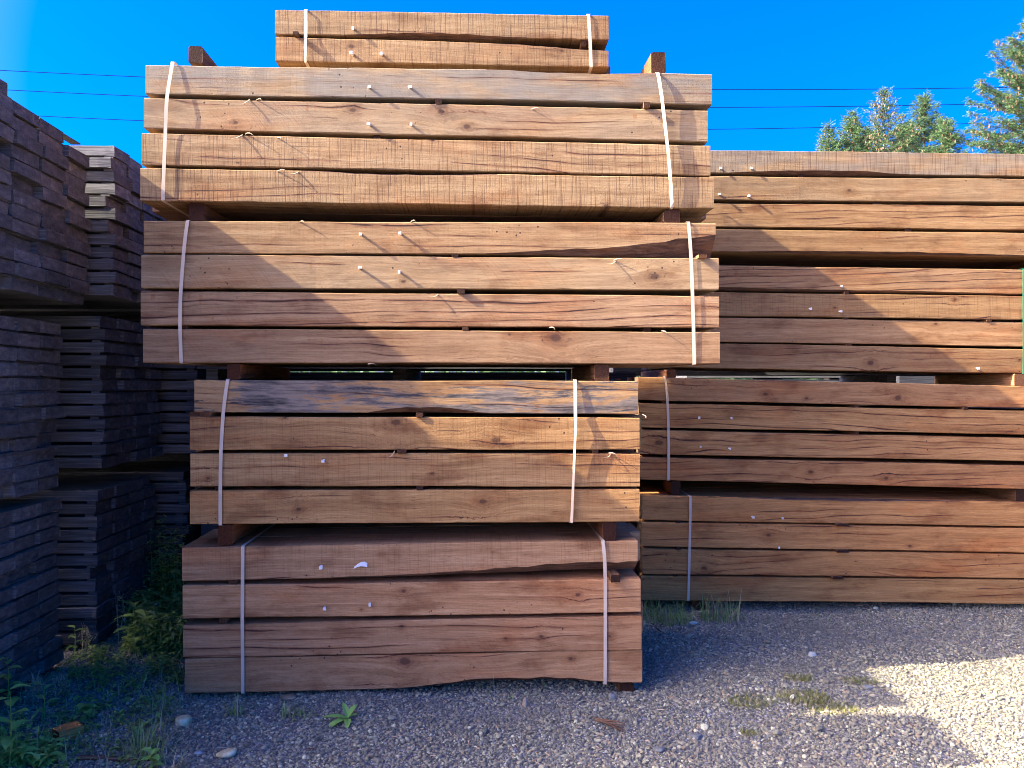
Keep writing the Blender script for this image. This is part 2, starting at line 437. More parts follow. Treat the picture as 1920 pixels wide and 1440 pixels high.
def beam_mesh(length, zt, zb, depth, nseg, rng, wanes=(), bow=0.0):
    """zt, zb: (left, right) heights of the top and bottom edge in the beam's own frame. Front face at y = 0, body towards +y.
    wanes: (corner 'ft' or 'fb', x0, x1, dz, dy), x as a share of the length."""
    V, F, MI = [], [], []
    seedp = [rng.uniform(0, 6.28) for _ in range(12)]
    def wob(i, x, a):
        return a * (math.sin(x * 3.1 + seedp[i]) + 0.6 * math.sin(x * 7.7 + seedp[i + 4]) + 0.5 * rng.uniform(-1, 1))
    wn_rings = []
    for s in range(nseg + 1):
        f = s / nseg
        x = (f - 0.5) * length
        t = zt[0] * (1 - f) + zt[1] * f + bow * math.sin(math.pi * f)
        b = zb[0] * (1 - f) + zb[1] * f + bow * math.sin(math.pi * f)
        ch = {}
        wn = {}
        for ci, c in enumerate(('ft', 'fb', 'bb', 'bt')):
            c0 = rng.uniform(0.0022, 0.0055)
            cz = cy = c0
            on = False
            for (cc, x0, x1, dz, dy) in wanes:
                if cc == c:
                    m = 0.5 * (x0 + x1)
                    w = smoothstep(x0, x0 + 0.35 * (x1 - x0), f) * (1 - smoothstep(x1 - 0.35 * (x1 - x0), x1, f)) if x1 < 0.999 else smoothstep(x0, x1, f)
                    if x0 < 0.001 and x1 < 0.999: w = 1 - smoothstep(x0, x1, f)
                    w *= 1 + 0.22 * math.sin(9 * f + seedp[0]) + 0.12 * rng.uniform(-1, 1)
                    if w > 0.03: on = True
                    cz += max(0, w) * dz; cy += max(0, w) * dy
            ch[c] = (cz, cy); wn[c] = on
        e = 0.0011
        y0, y1 = wob(0, x, e), depth + wob(1, x, e)
        t += wob(2, x, e); b += wob(3, x, e)
        (ftz, fty), (fbz, fby), (bbz, bby), (btz, bty) = ch['ft'], ch['fb'], ch['bb'], ch['bt']
        V += [(x, y0, t - ftz), (x, y0 + fty, t), (x, y1 - bty, t), (x, y1, t - btz),
              (x, y1, b + bbz), (x, y1 - bby, b), (x, y0 + fby, b), (x, y0, b + fbz)]
        wn_rings.append(wn)
    for s in range(nseg):
        a, c = s * 8, (s + 1) * 8
        for k in range(8):
            k2 = (k + 1) % 8
            F.append((a + k, a + k2, c + k2, c + k))
            m = 0
            if k == 0 and (wn_rings[s]['ft'] or wn_rings[s + 1]['ft']): m = 1
            if k == 6 and (wn_rings[s]['fb'] or wn_rings[s + 1]['fb']): m = 1
            MI.append(m)
    F.append(tuple(range(7, -1, -1))); MI.append(0)
    n = nseg * 8
    F.append(tuple(n + k for k in range(8))); MI.append(0)
    return V, F, MI

FAR = (99.0, 0.0, 0.01)
def set_par(o, tone, saw, crack, grey, stain=0.0, slope=0.0, swirl=0.3, knots=()):
    o["tone"] = [float(v) for v in tone]
    o["par"] = [float(saw), float(crack), float(grey)]
    o["par2"] = [float(stain), float(slope), float(swirl)]
    ks = list(knots)[:4] + [FAR] * (4 - len(knots))
    for i, k in enumerate(ks):
        o["k%d" % (i + 1)] = [float(v) for v in k]

def box_mesh(name, sx, sy, sz, mat, ch=0.003, rng=rnd, j=0.0):
    """a block with broken edges; origin at the middle of its front (-y) bottom edge"""
    V, F = [], []
    for iy, yy in ((0, 0.0), (1, sy)):
        xs = [-sx / 2, -sx / 2 + ch, sx / 2 - ch, sx / 2]
        ring = [(xs[0], ch), (xs[1], 0), (xs[2], 0), (xs[3], ch), (xs[3], sz - ch), (xs[2], sz), (xs[1], sz), (xs[0], sz - ch)]
        for (a, b) in ring:
            V.append((a + rng.uniform(-j, j), yy + rng.uniform(-j, j), b + rng.uniform(-j, j)))
    for k in range(8):
        k2 = (k + 1) % 8
        F.append((k, k2, 8 + k2, 8 + k))
    F.append(tuple(range(7, -1, -1))); F.append(tuple(range(8, 16)))
    me = bpy.data.meshes.new(name)
    me.from_pydata(V, [], F); me.materials.append(mat)
    me.update()
    return me

def peg_mesh(rng):
    w, h, l = rng.uniform(0.0055, 0.009), rng.uniform(0.006, 0.009), rng.uniform(0.020, 0.030)
    V = []
    dx, dz = rng.uniform(-0.006, 0.006), rng.uniform(-0.008, 0.002)
    for (t, s) in ((-0.004, 0.55), (l * 0.6, 0.6), (l * 0.72, 1.0), (l, 0.92)):
        for (a, b) in ((-1, -1), (1, -1), (1, 1), (-1, 1)):
            V.append((a * w * s + dx * t / l, -t, b * h * s + dz * t / l + rng.uniform(-0.001, 0.001)))
    F = []
    for r in range(3):
        for k in range(4):
            k2 = (k + 1) % 4
            F.append((r * 4 + k, r * 4 + k2, r * 4 + 4 + k2, r * 4 + 4 + k))
    F += [(0, 3, 2, 1), (12, 13, 14, 15)]
    return V, F
def splinter_mesh(rng, l=0.06):
    V, F = [], []
    n = 4
    for i in range(n + 1):
        f = i / n
        w = 0.0035 * (1 - f) + 0.0004
        x = l * f * rng.uniform(0.8, 1.1); y = -0.022 * math.sin(f * 2.0); z = 0.012 * math.sin(f * 2.6)
        V += [(x, y, z - w), (x, y - w, z), (x, y, z + w), (x, y + w, z)]
    for r in range(n):
        for k in range(4):
            k2 = (k + 1) % 4
            F.append((r * 4 + k, r * 4 + k2, r * 4 + 4 + k2, r * 4 + 4 + k))
    F += [(0, 3, 2, 1)]
    return V, F

class Stack:
    """a plane on which the pixels of a stack's front faces lie"""
    def __init__(self, px, d, yaw):
        self.yaw = yaw
        self.p0 = atdepth(px, 720, d)
        self.n0 = Vector((-math.sin(yaw), math.cos(yaw), 0))
        self.u0 = Vector((math.cos(yaw), math.sin(yaw), 0))
    def plane(self, dv, skew=0.0):
        y = self.yaw + skew
        return self.p0 + self.n0 * dv, Vector((-math.sin(y), math.cos(y), 0))

FRONT = Stack(345, 3.78, YAW)
REAR = Stack(1205, 5.25, RAD(0.65))

def timber_bundle(stack, name, label, group, beams, dv=0.0, skew=0.0, straps=(), stickers=(), nrows=4, width=0.245, seed=1,
                  row_tone=(1, 1, 1), strap_mat=None):
    rng = random.Random(seed)
    p0, n = stack.plane(dv, skew)
    # the thing's own frame: at the middle of the lowest beam's underside
    last = beams[-1]
    a = onplane(last["L"][0], last["L"][2], p0, n); b = onplane(last["R"][0], last["R"][2], p0, n)
    mid = (a + b) / 2
    yaw = stack.yaw + skew
    root = empty(name, mid, yaw)
    tag(root, label, "timber bundle", group)
    Rinv = root_matrix(root).inverted()
    infos = []
    for bi, bm in enumerate(beams):
        (lx, lt, lb), (rx, rt, rb) = bm["L"], bm["R"]
        TL, BL = Rinv @ onplane(lx, lt, p0, n), Rinv @ onplane(lx, lb, p0, n)
        TR, BR = Rinv @ onplane(rx, rt, p0, n), Rinv @ onplane(rx, rb, p0, n)
        xl, xr = TL.x, TR.x
        zc = (TL.z + BL.z + TR.z + BR.z) / 4
        cen = Vector(((xl + xr) / 2, 0, zc))
        L = xr - xl
        jy = bm.get("dy", rng.uniform(-0.004, 0.004))
        V, F, MI = beam_mesh(L, (TL.z - zc, TR.z - zc), (BL.z - zc, BR.z - zc), width, 44, rng, bm.get("wane", ()), bm.get("bow", 0.0))
        o = mesh_obj("beam", V, F, [OAK, BARK], root, MI, mw=Matrix.Translation((cen.x, jy, cen.z)))
        knots = []
        for (kx, ky, kr) in bm.get("knots", ()):
            q = Rinv @ onplane(kx, ky, p0, n)
            knots.append((q.x - cen.x, q.z - cen.z, kr))
        set_par(o, bm.get("tone", (1, 1, 1)), bm.get("saw", 0.2), bm.get("crack", 0.4), bm.get("grey", 0.0),
                bm.get("stain", 0.0), bm.get("slope", rng.uniform(-0.01, 0.01)), bm.get("swirl", 0.3), knots)
        if bm.get("label"): o["label"] = bm["label"]
        for (px, py) in bm.get("tags", ()):
            q = Rinv @ onplane(px, py, p0, n)
            V, F = peg_mesh(rng)
            mesh_obj("tag", V, F, [WHITE], o, mw=Matrix.Translation((q.x - cen.x, 0, q.z - cen.z)))
        for (px, py, rot, l) in bm.get("splinters", ()):
            q = Rinv @ onplane(px, py, p0, n)
            V, F = splinter_mesh(rng, l)
            mesh_obj("splinter", V, F, [SPLINT], o, mw=Matrix.Translation((q.x - cen.x, 0.002, q.z - cen.z)) @ Matrix.Rotation(rot, 4, 'Y'))
        infos.append((xl, xr, cen, TL, BL, TR, BR))
        # the rows behind it in the same layer
        for rr in range(1, nrows):
            e1, e2 = rng.uniform(-0.07, 0.05), rng.uniform(-0.05, 0.07)
            l2 = L - e1 + e2
            hh = rng.uniform(-0.004, 0.0)
            V, F, MI = beam_mesh(l2, (TL.z - zc + hh, TR.z - zc + hh), (BL.z - zc, BR.z - zc), width - 0.006, 8, rng)
            o2 = mesh_obj("beam", V, F, [OAK, BARK], root, MI,
                          mw=Matrix.Translation((cen.x + (e1 + e2) / 2, rr * (width + 0.004) + rng.uniform(-0.002, 0.002), zc)))
            tn = [c * rng.uniform(0.85, 1.1) for c in bm.get("tone", (1, 1, 1))]
            set_par(o2, tn, rng.choice((0.1, 0.7)), 0.4, 0.1)
    # stickers between the layers: (upper beam index, px0, px1, protrusion, tone)
    depth = nrows * (width + 0.004)
    for (ui, x0, x1, pro, tone) in stickers:
        up, lo = infos[ui], infos[ui + 1]
        A = Rinv @ onplane(x0, 720, p0, n); B = Rinv @ onplane(x1, 720, p0, n)
        xc = (A.x + B.x) / 2
        fu = (xc - up[0]) / (up[1] - up[0]); fl = (xc - lo[0]) / (lo[1] - lo[0])
        ztop = up[4].z * (1 - fu) + up[6].z * fu
        zbot = lo[3].z * (1 - fl) + lo[5].z * fl
        h = max(0.006, ztop - zbot + 0.001)
        me = box_mesh("sticker", B.x - A.x, depth + pro - 0.05, h, ROUGH, 0.0015, rng, 0.0006)
        o = link("sticker", me, root, mw=Matrix.Translation((xc, -pro, zbot)) @ Matrix.Rotation(rng.uniform(-0.01, 0.01), 4, 'Z'))
        o["tone"] = [float(c) for c in tone]
    # straps: a band right round the bundle whose front run follows the pixels
    for (pts, bulge, widths, mat) in straps:
        loop = []
        P = [Rinv @ onplane(px, py, p0, n) for (px, py) in pts]
        # resample the front run smoothly, top to bottom
        N = 22
        front = []
        m = len(P) - 1
        for i in range(N + 1):
            f = i / N * m
            k = min(m - 1, int(f)); ft = f - k
            pm, pa, pb, pn = P[max(0, k - 1)], P[k], P[k + 1], P[min(m, k + 2)]
            q = pa * ((1 - ft) ** 2 * (1 + 2 * ft)) + pb * (ft * ft * (3 - 2 * ft)) + (pb - pm) * 0.5 * (ft * (1 - ft) ** 2) - (pn - pa) * 0.5 * (ft * ft * (1 - ft))
            w = widths[k] * (1 - ft) + widths[k + 1] * ft
            gg = i / N
            off = bulge * (math.sin(math.pi * gg) ** 0.6) * (0.75 + 0.35 * math.sin(gg * 9 + pts[0][0]))
            front.append((Vector((q.x, -0.0075 - max(0.0, off), q.z)), w))
        top, bot = front[0][0], front[-1][0]
        zt = max(up.z for up in (infos[0][3], infos[0][5])) if False else top.z
        loop = front[:]
        loop.append((Vector((bot.x, 0.004, bot.z - 0.004)), 1.0))
        loop.append((Vector((bot.x, depth * 0.6, bot.z - 0.004)), 1.0))
        loop.append((Vector((bot.x + (top.x - bot.x) * 0.1, depth + 0.008, bot.z - 0.003)), 1.0))
        loop.append((Vector((top.x, depth + 0.008, top.z + 0.003)), 1.0))
        loop.append((Vector((top.x, depth * 0.5, top.z + 0.0045)), 1.0))
        loop.append((Vector((top.x, 0.004, top.z + 0.004)), 1.0))
        V, F = [], []
        W = 0.0084; T = 0.0012
        for i, (q, w) in enumerate(loop):
            pv, nx_ = loop[i - 1][0], loop[(i + 1) % len(loop)][0]
            tdir = (nx_ - pv).normalized()
            wd = Vector((1, 0, 0)); wd = (wd - tdir * wd.dot(tdir)).normalized()
            tw = math.acos(max(0.15, min(1.0, w)))
            nd = tdir.cross(wd).normalized()
            wd = wd * math.cos(tw) + nd * math.sin(tw); nd = tdir.cross(wd).normalized()
            if tw > 0.05: q = q + Vector((0, -W * math.sin(tw), 0))
            V += [q - wd * W - nd * T * 0.5, q + wd * W - nd * T * 0.5, q + wd * W + nd * T * 0.5, q - wd * W + nd * T * 0.5]
        nL = len(loop)
        for i in range(nL):
            a0, c0 = i * 4, ((i + 1) % nL) * 4
            for k in range(4):
                k2 = (k + 1) % 4
                F.append((a0 + k, a0 + k2, c0 + k2, c0 + k))
        mesh_obj("strap", V, F, [mat or STRAP], root)
    return root

def B(L, R, **k):
    return dict(L=L, R=R, **k)

TAN = (1.10, 1.06, 0.98)
G_F = "strapped bundles of the tall front stack"
G_R = "strapped bundles of the long stack behind"
D1 = (0.55, 0.5, 0.5); D2 = (1.0, 0.95, 0.9); D3 = (1.5, 1.45, 1.35)

# --- ground and gravel come first as the structure
def ground():
    rng = random.Random(3)
    xs = np.concatenate([[-400, -150, -60, -20, -9], np.linspace(-5, 6, 111), [10, 20, 60, 150, 400]])
    ys = np.concatenate([[-400, -100, -30, -8, -2, 0], np.linspace(1.5, 9, 91), [12, 20, 40, 80, 160, 400]])
    X, Y = np.meshgrid(xs, ys)
    Z = 0.010 * np.sin(X * 2.3 + 1.1) * np.sin(Y * 2.9) + 0.006 * np.sin(X * 6.1 + Y * 3.3) + 0.004 * np.sin(Y * 9.7 - X * 4.0)
    fade = np.clip((X + 5) / 1.0, 0, 1) * np.clip((6 - X) / 1.0, 0, 1) * np.clip((Y - 1.5) / 0.5, 0, 1) * np.clip((9 - Y) / 1.0, 0, 1)
    Z = Z * fade - 0.004
    V = np.stack([X.ravel(), Y.ravel(), Z.ravel()], 1)
    nx, ny = len(xs), len(ys)
    F = [(j * nx + i, j * nx + i + 1, (j + 1) * nx + i + 1, (j + 1) * nx + i) for j in range(ny - 1) for i in range(nx - 1)]
    o = mesh_obj("ground", V.tolist(), F, [GROUND], smooth=True)
    tag(o, "grey gravel yard ground", None, None, "structure")
    return o
ground()
def gz(x, y):
    f = max(0, min(1, x + 5)) * max(0, min(1, 6 - x)) * max(0, min(1, (y - 1.5) / 0.5)) * max(0, min(1, 9 - y))
    return (0.010 * math.sin(x * 2.3 + 1.1) * math.sin(y * 2.9) + 0.006 * math.sin(x * 6.1 + y * 3.3) + 0.004 * math.sin(y * 9.7 - x * 4.0)) * f - 0.004

def pebble_meshes(n=7):
    out = []
    for k in range(n):
        r = random.Random(100 + k)
        import bmesh
        bm = bmesh.new()
        bmesh.ops.create_icosphere(bm, subdivisions=1, radius=1.0)
        sx, sy, sz = r.uniform(0.8, 1.3), r.uniform(0.7, 1.0), r.uniform(0.45, 0.75)
        for v in bm.verts:
            j = r.uniform(0.74, 1.12)
            v.co = Vector((v.co.x * sx * j, v.co.y * sy * j, v.co.z * sz * j))
        me = bpy.data.meshes.new("pebble"); bm.to_mesh(me); bm.free()
        me.materials.append(PEBBLE)
        out.append(me)
    return out

def gravel():
    nr = np.random.default_rng(5)
    N = 240000
    x = nr.uniform(-2.7, 4.6, N); y = 2.75 + (nr.random(N) ** 1.15) * 3.1
    # only what lies inside the view, with a little to spare
    keep = np.abs(x) < (0.72 * y + 0.25)
    u = x * CA + y * SA; v = -x * SA + y * CA
    keep &= ~((u > -1.40) & (u < 0.80) & (v > 4.05))             # under the front stack
    keep &= ~((u < -2.32) & (v > 3.3))                            # under the plank piles
    keep &= ~((x > 0.95) & (y > 5.45))
    # thin where weeds and bare earth show
    bare = (np.sin(x * 3.1 + y * 2.0) * np.sin(y * 4.3 - x * 1.7) > 0.35) & (x < -1.1)
    keep &= ~(bare & (nr.random(N) < 0.5))
    x, y = x[keep], y[keep]; n = len(x)
    z = np.array([gz(a, b) for a, b in zip(x, y)])
    s = np.exp(nr.normal(math.log(0.0046), 0.42, n))
    s = np.where(nr.random(n) < 0.006, s * 2.0, np.minimum(s, 0.0125))
    z = z + s * nr.uniform(0.15, 0.55, n)
    me = bpy.data.meshes.new("gravel")
    me.vertices.add(n)
    me.vertices.foreach_set("co", np.stack([x, y, z], 1).ravel())
    a = me.attributes.new("stone_size", 'FLOAT', 'POINT'); a.data.foreach_set("value", s)
    o = link("gravel", me)
    tag(o, "loose grey gravel over the yard", None, None, "stuff")
    ng = bpy.data.node_groups.new("scatter_gravel", 'GeometryNodeTree')
    ng.interface.new_socket("Geometry", in_out='INPUT', socket_type='NodeSocketGeometry')
    ng.interface.new_socket("Geometry", in_out='OUTPUT', socket_type='NodeSocketGeometry')
    gi, go = ng.nodes.new("NodeGroupInput"), ng.nodes.new("NodeGroupOutput")
    join = ng.nodes.new("GeometryNodeJoinGeometry")
    for i, pm in enumerate(pebble_meshes()):
        po = bpy.data.objects.new("pebble", pm)
        oi = ng.nodes.new("GeometryNodeObjectInfo"); oi.inputs["Object"].default_value = po
        oi.inputs["As Instance"].default_value = True
        ng.links.new(oi.outputs["Geometry"], join.inputs[0])
    ip = ng.nodes.new("GeometryNodeInstanceOnPoints")
    ip.inputs["Pick Instance"].default_value = True
    ri = ng.nodes.new("FunctionNodeRandomValue"); ri.data_type = 'INT'
    ri.inputs["Min"].default_value = 0 if False else ri.inputs["Min"].default_value
    for s_ in ri.inputs:
        if s_.type == 'INT' and s_.name == "Min": s_.default_value = 0
        if s_.type == 'INT' and s_.name == "Max": s_.default_value = 6
    rv = ng.nodes.new("FunctionNodeRandomValue"); rv.data_type = 'FLOAT_VECTOR'
    for s_ in rv.inputs:
        if s_.type == 'VECTOR' and s_.name == "Min": s_.default_value = (-0.5, -0.5, 0)
        if s_.type == 'VECTOR' and s_.name == "Max": s_.default_value = (0.5, 0.5, 6.283)
    na = ng.nodes.new("GeometryNodeInputNamedAttribute"); na.data_type = 'FLOAT'; na.inputs["Name"].default_value = "stone_size"
    ng.links.new(gi.outputs[0], ip.inputs["Points"])
    ng.links.new(join.outputs[0], ip.inputs["Instance"])
    iout = [s_ for s_ in ri.outputs if s_.type == 'INT'][0]
    ng.links.new(iout, ip.inputs["Instance Index"])
    vout = [s_ for s_ in rv.outputs if s_.type == 'VECTOR'][0]
    ng.links.new(vout, ip.inputs["Rotation"])
    ng.links.new(na.outputs["Attribute"], ip.inputs["Scale"])
    ng.links.new(ip.outputs[0], go.inputs[0])
    md = o.modifiers.new("scatter", 'NODES'); md.node_group = ng
gravel()

# ------------------------------------------------------------------ the tall front stack
def S(*pts, bulge=0.010, w=None, mat=None):
    return (list(pts), bulge, list(w) if w else [1.0] * len(pts), mat)

GREYT = (1.0, 0.98, 0.94)
timber_bundle(FRONT, "timber_bundle", "two-layer timber bundle at the very top of the tall front stack against the sky", G_F, [
    B((515.6, 18, 64), (1141.6, 29, 74), saw=1.0, crack=0.35, tone=(1.04, 1.0, 0.92), tags=((662, 54),), wane=(('fb', 0.2, 0.75, 0.010, 0.03),)),
    B((517, 69.5, 115.6), (1141, 86, 125.6), saw=0.8, crack=0.5, tone=(1.0, 0.92, 0.82), tags=((662, 103), (717, 104)),
      knots=((660, 88, 0.022), (1054, 96, 0.014)), wane=(('ft', 0.6, 1.0, 0.022, 0.05),)),
], dv=0.16, straps=(S((574, 19), (574.5, 70), (574, 116), bulge=0.012, w=(1, 1, 0.6)), S((1103, 27.5), (1106, 80), (1108, 126), bulge=0.001)),
   stickers=((0, 553, 562, 0.035, D1), (0, 1090, 1100, -0.01, D2)), seed=11, nrows=4)

timber_bundle(FRONT, "timber_bundle", "four-layer bundle near the top of the front stack, greyed upper beam, slack straps, fully sunlit", G_F, [
    B((273, 122, 176.6), (1335, 138.5, 196), saw=0.15, crack=0.45, grey=0.85, tone=GREYT, tags=((692, 165), (768, 164)), bow=0.004,
      wane=(('ft', 0.60, 0.9, 0.008, 0.03),)),
    B((269.7, 183, 240.6), (1327.5, 206, 265), saw=0.1, crack=0.4, grey=0.30, tone=(1.0, 0.95, 0.88), tags=((694, 234), (771, 234)), swirl=0.8,
      knots=((442, 230, 0.020), (662, 206, 0.024), (828, 210, 0.026), (876, 238, 0.028)), splinters=((468, 186, 2.6, 0.05), (480, 187, 0.5, 0.04), (996, 205, 0.3, 0.05))),
    B((266, 250, 309), (1332, 273, 329.7), saw=0.75, crack=0.72, slope=0.03, tone=(1.06, 1.0, 0.92), splinters=((455, 253, 2.8, 0.06), (460, 251, 0.5, 0.05), (520, 258, 0.9, 0.03))),
    B((263.4, 315, 376), (1338, 333, 390.6), saw=1.0, crack=0.25, tone=(1.08, 1.02, 0.92), knots=((1137, 386, 0.018),),
      wane=(('ft', 0.28, 0.62, 0.009, 0.03),), splinters=((520, 322, 0.2, 0.05), (560, 323, 3.0, 0.05))),
], dv=-0.020, skew=RAD(0.36), straps=(S((325, 117), (317, 180), (312, 250), (307, 376), bulge=0.013),
                                     S((1232, 137), (1241, 200), (1251, 290), (1259, 389), bulge=0.010, w=(1, 0.75, 0.6, 1))),
   stickers=((0, 816, 828, 0.004, D1), (0, 1206, 1217, 0.018, D2), (1, 700, 712, -0.02, D1), (2, 1130, 1140, -0.01, D2)), seed=12)

timber_bundle(FRONT, "timber_bundle", "four-layer bundle at mid height of the front stack, cut by a slanting shadow edge", G_F, [
    B((270, 414.4, 473.7), (1341.6, 417.8, 479), saw=0.2, crack=0.62, tone=(1.10, 0.98, 0.86), tags=((677, 440), (752, 439)),
      wane=(('fb', 0.55, 1.0, 0.080, 0.07),), splinters=((562, 416, 0.6, 0.03), (770, 416, 0.4, 0.03))),
    B((265, 477, 539.7), (1347.5, 484.7, 543.4), saw=0.0, crack=0.15, grey=0.15, tone=(1.06, 0.99, 0.90), tags=((675, 503), (750, 510)),
      knots=((1228, 519, 0.040), (757, 528, 0.018)), splinters=((1150, 489, 0.1, 0.06), (1155, 489, 2.9, 0.05))),
    B((263.8, 545.6, 610), (1348.4, 555.3, 614.4), saw=0.1, crack=1.0, slope=-0.025, tone=(1.10, 0.96, 0.92), splinters=((822, 552, 3.0, 0.05), (1030, 614, 0.7, 0.03))),
    B((268.8, 616, 679.4), (1349.4, 623, 682), saw=0.1, crack=0.5, tone=(1.12, 0.97, 0.92), swirl=0.7, knots=((1042, 634, 0.050), (955, 627, 0.012)),
      splinters=((1240, 620, 1.0, 0.03), (690, 683, 0.3, 0.05))),
], dv=0.0, straps=(S((353, 414), (346, 478), (341, 545), (340, 612), (341, 680), bulge=0.010),
                   S((1290, 417), (1295, 485), (1299, 600), (1301, 683), bulge=0.0015)),
   stickers=((0, 847, 859, 0.002, D1), (0, 1307, 1323, 0.026, D3), (1, 858, 872, 0.016, D1), (2, 866.5, 878, 0.004, D2), (2, 335, 347, -0.01, D2), (2, 1210, 1222, -0.02, D1)), seed=13)

timber_bundle(FRONT, "timber_bundle", "four-layer bundle second from the ground, top beam stained blue-black, sunlit at one end", G_F, [
    B((364.8, 712.5, 772.7), (1196, 714.6, 775.8), saw=0.05, crack=0.75, stain=1.0, grey=0.1, tone=(1.12, 0.94, 0.74), slope=0.02, label="top beam with blue-black stain",
      wane=(('fb', 0.38, 0.66, 0.022, 0.04),), splinters=((1205, 777, 1.5, 0.02),)),
    B((357, 781, 843.5), (1198.7, 783.4, 842.8), saw=0.35, crack=0.7, tone=(1.36, 1.08, 0.78), swirl=1.0, knots=((742, 792, 0.040), (930, 825, 0.034), (535, 783, 0.012))),
    B((357, 849.8, 911.5), (1199.8, 850.5, 912.6), saw=0.45, crack=0.55, tone=(1.26, 1.02, 0.76), swirl=0.6, tags=((537, 854), (608, 862)), knots=((810, 888, 0.012), (390, 897, 0.014)),
      splinters=((1140, 850, 0.4, 0.05), (1146, 849, 2.8, 0.04), (740, 846, 2.6, 0.05))),
    B((356, 920, 982.9), (1198.7, 917.5, 978), saw=0.25, crack=0.45, tone=(1.40, 1.10, 0.76), swirl=1.0, knots=((560, 955, 0.022), (905, 940, 0.030))),
], dv=0.006, straps=(S((428, 712), (420, 776), (416, 850), (414, 984), bulge=0.008),
                     S((1078, 713.5), (1078, 778), (1077, 830), (1071, 979), bulge=0.013, w=(1, 0.9, 0.5, 0.75))),
   stickers=((0, 355, 374, -0.002, D2), (0, 376, 394, 0.004, D3), (0, 780, 793, 0.012, D2), (1, 745, 761, 0.018, D2), (1, 1112, 1122, -0.004, D2), (2, 403, 412, -0.002, D1), (2, 781, 793, 0.002, D1)), seed=14)

PINK = (1.50, 1.12, 0.92)
BOTTOM = timber_bundle(FRONT, "timber_bundle", "four-layer reddish bundle at the foot of the front stack, shaded, just above the gravel", G_F, [
    B((340.8, 1026.4, 1090), (1196, 1014, 1072.5), saw=0.4, crack=0.42, tone=(1.50, 1.20, 1.06), tags=((603, 1061),),
      wane=(('fb', 0.26, 1.0, 0.042, 0.06),)),
    B((343, 1098, 1159.7), (1201, 1086, 1148), saw=0.1, crack=0.45, tone=PINK, tags=((609, 1138), (693, 1130)), knots=((757, 1108, 0.020), (1083, 1115, 0.020), (678, 1142, 0.008))),
    B((344, 1171.5, 1233), (1202.4, 1154, 1217.8), saw=0.1, crack=0.68, tone=(1.46, 1.10, 0.94), knots=((753, 1174, 0.018), (1015, 1193, 0.018), (1142, 1192, 0.014), (948, 1197, 0.010))),
    B((346.8, 1236, 1300.6), (1204, 1219, 1280), saw=0.1, crack=0.5, tone=(1.28, 0.96, 0.80), swirl=1.0, knots=((760, 1240, 0.050), (1070, 1235, 0.018)),
      wane=(('fb', 0.45, 0.98, 0.028, 0.06),)),
], dv=0.002, straps=(S((456, 1024.5), (456, 1160), (456, 1299), bulge=0.006), S((1130, 1014), (1134, 1085), (1134, 1282), bulge=0.008)),
   stickers=((0, 428, 445, -0.002, D2), (0, 1142, 1159, 0.055, D1), (1, 410, 423, -0.004, D2), (2, 426, 436, -0.01, D1), (2, 1100, 1112, -0.02, D1), (1, 1130, 1142, -0.02, D1)), seed=15)

# ------------------------------------------------------------------ the long stack behind
RX = 2075
def ext(xl, tl, bl, xr, tr, br, x):          # carry a line seen to x = 1920 on to where the timber ends
    f = (x - xl) / (xr - xl)
    return (x, tl + (tr - tl) * f, bl + (br - bl) * f)
def RB(xl, tl, bl, tr, br, **k):
    return B((xl, tl, bl), ext(xl, tl, bl, 1920, tr, br, k.pop("x", RX)), **k)
def RBL(tl, bl, tr, br, **k):                # left end hidden behind the front stack
    l = ext(1335, tl, bl, 1920, tr, br, k.pop("xl", 1255))
    return B(l, ext(1335, tl, bl, 1920, tr, br, k.pop("x", RX)), **k)
timber_bundle(REAR, "timber_bundle", "topmost four-layer bundle of the rear stack, its top edge below the conifers, sunlit", G_R, [
    RBL(281.7, 324, 288.5, 330, saw=0.9, crack=0.35, grey=0.6, tone=(1.0, 0.97, 0.92), tags=((1350, 316), (1408, 316)), wane=(('fb', 0.12, 0.55, 0.016, 0.03),)),
    RBL(330.7, 375, 336, 379, saw=0.15, crack=0.25, grey=0.2, tone=(0.98, 0.88, 0.74), tags=((1348, 365), (1402, 368)), knots=((1592, 357, 0.024),)),
    RBL(380.7, 424, 385.7, 430.5, saw=0.1, crack=0.9, slope=-0.02, tone=(1.02, 0.86, 0.68)),
    RBL(429.3, 471, 436.7, 480, saw=0.1, crack=0.45, tone=(1.02, 0.86, 0.68), wane=(('fb', 0.1, 0.9, 0.010, 0.03),)),
], dv=0.022, straps=(S((1985, 286), (1985, 385), (1985, 481)),), stickers=((0, 1500, 1510, -0.02, D1), (1, 1640, 1652, -0.01, D1), (2, 1700, 1710, -0.01, D1)), seed=21)
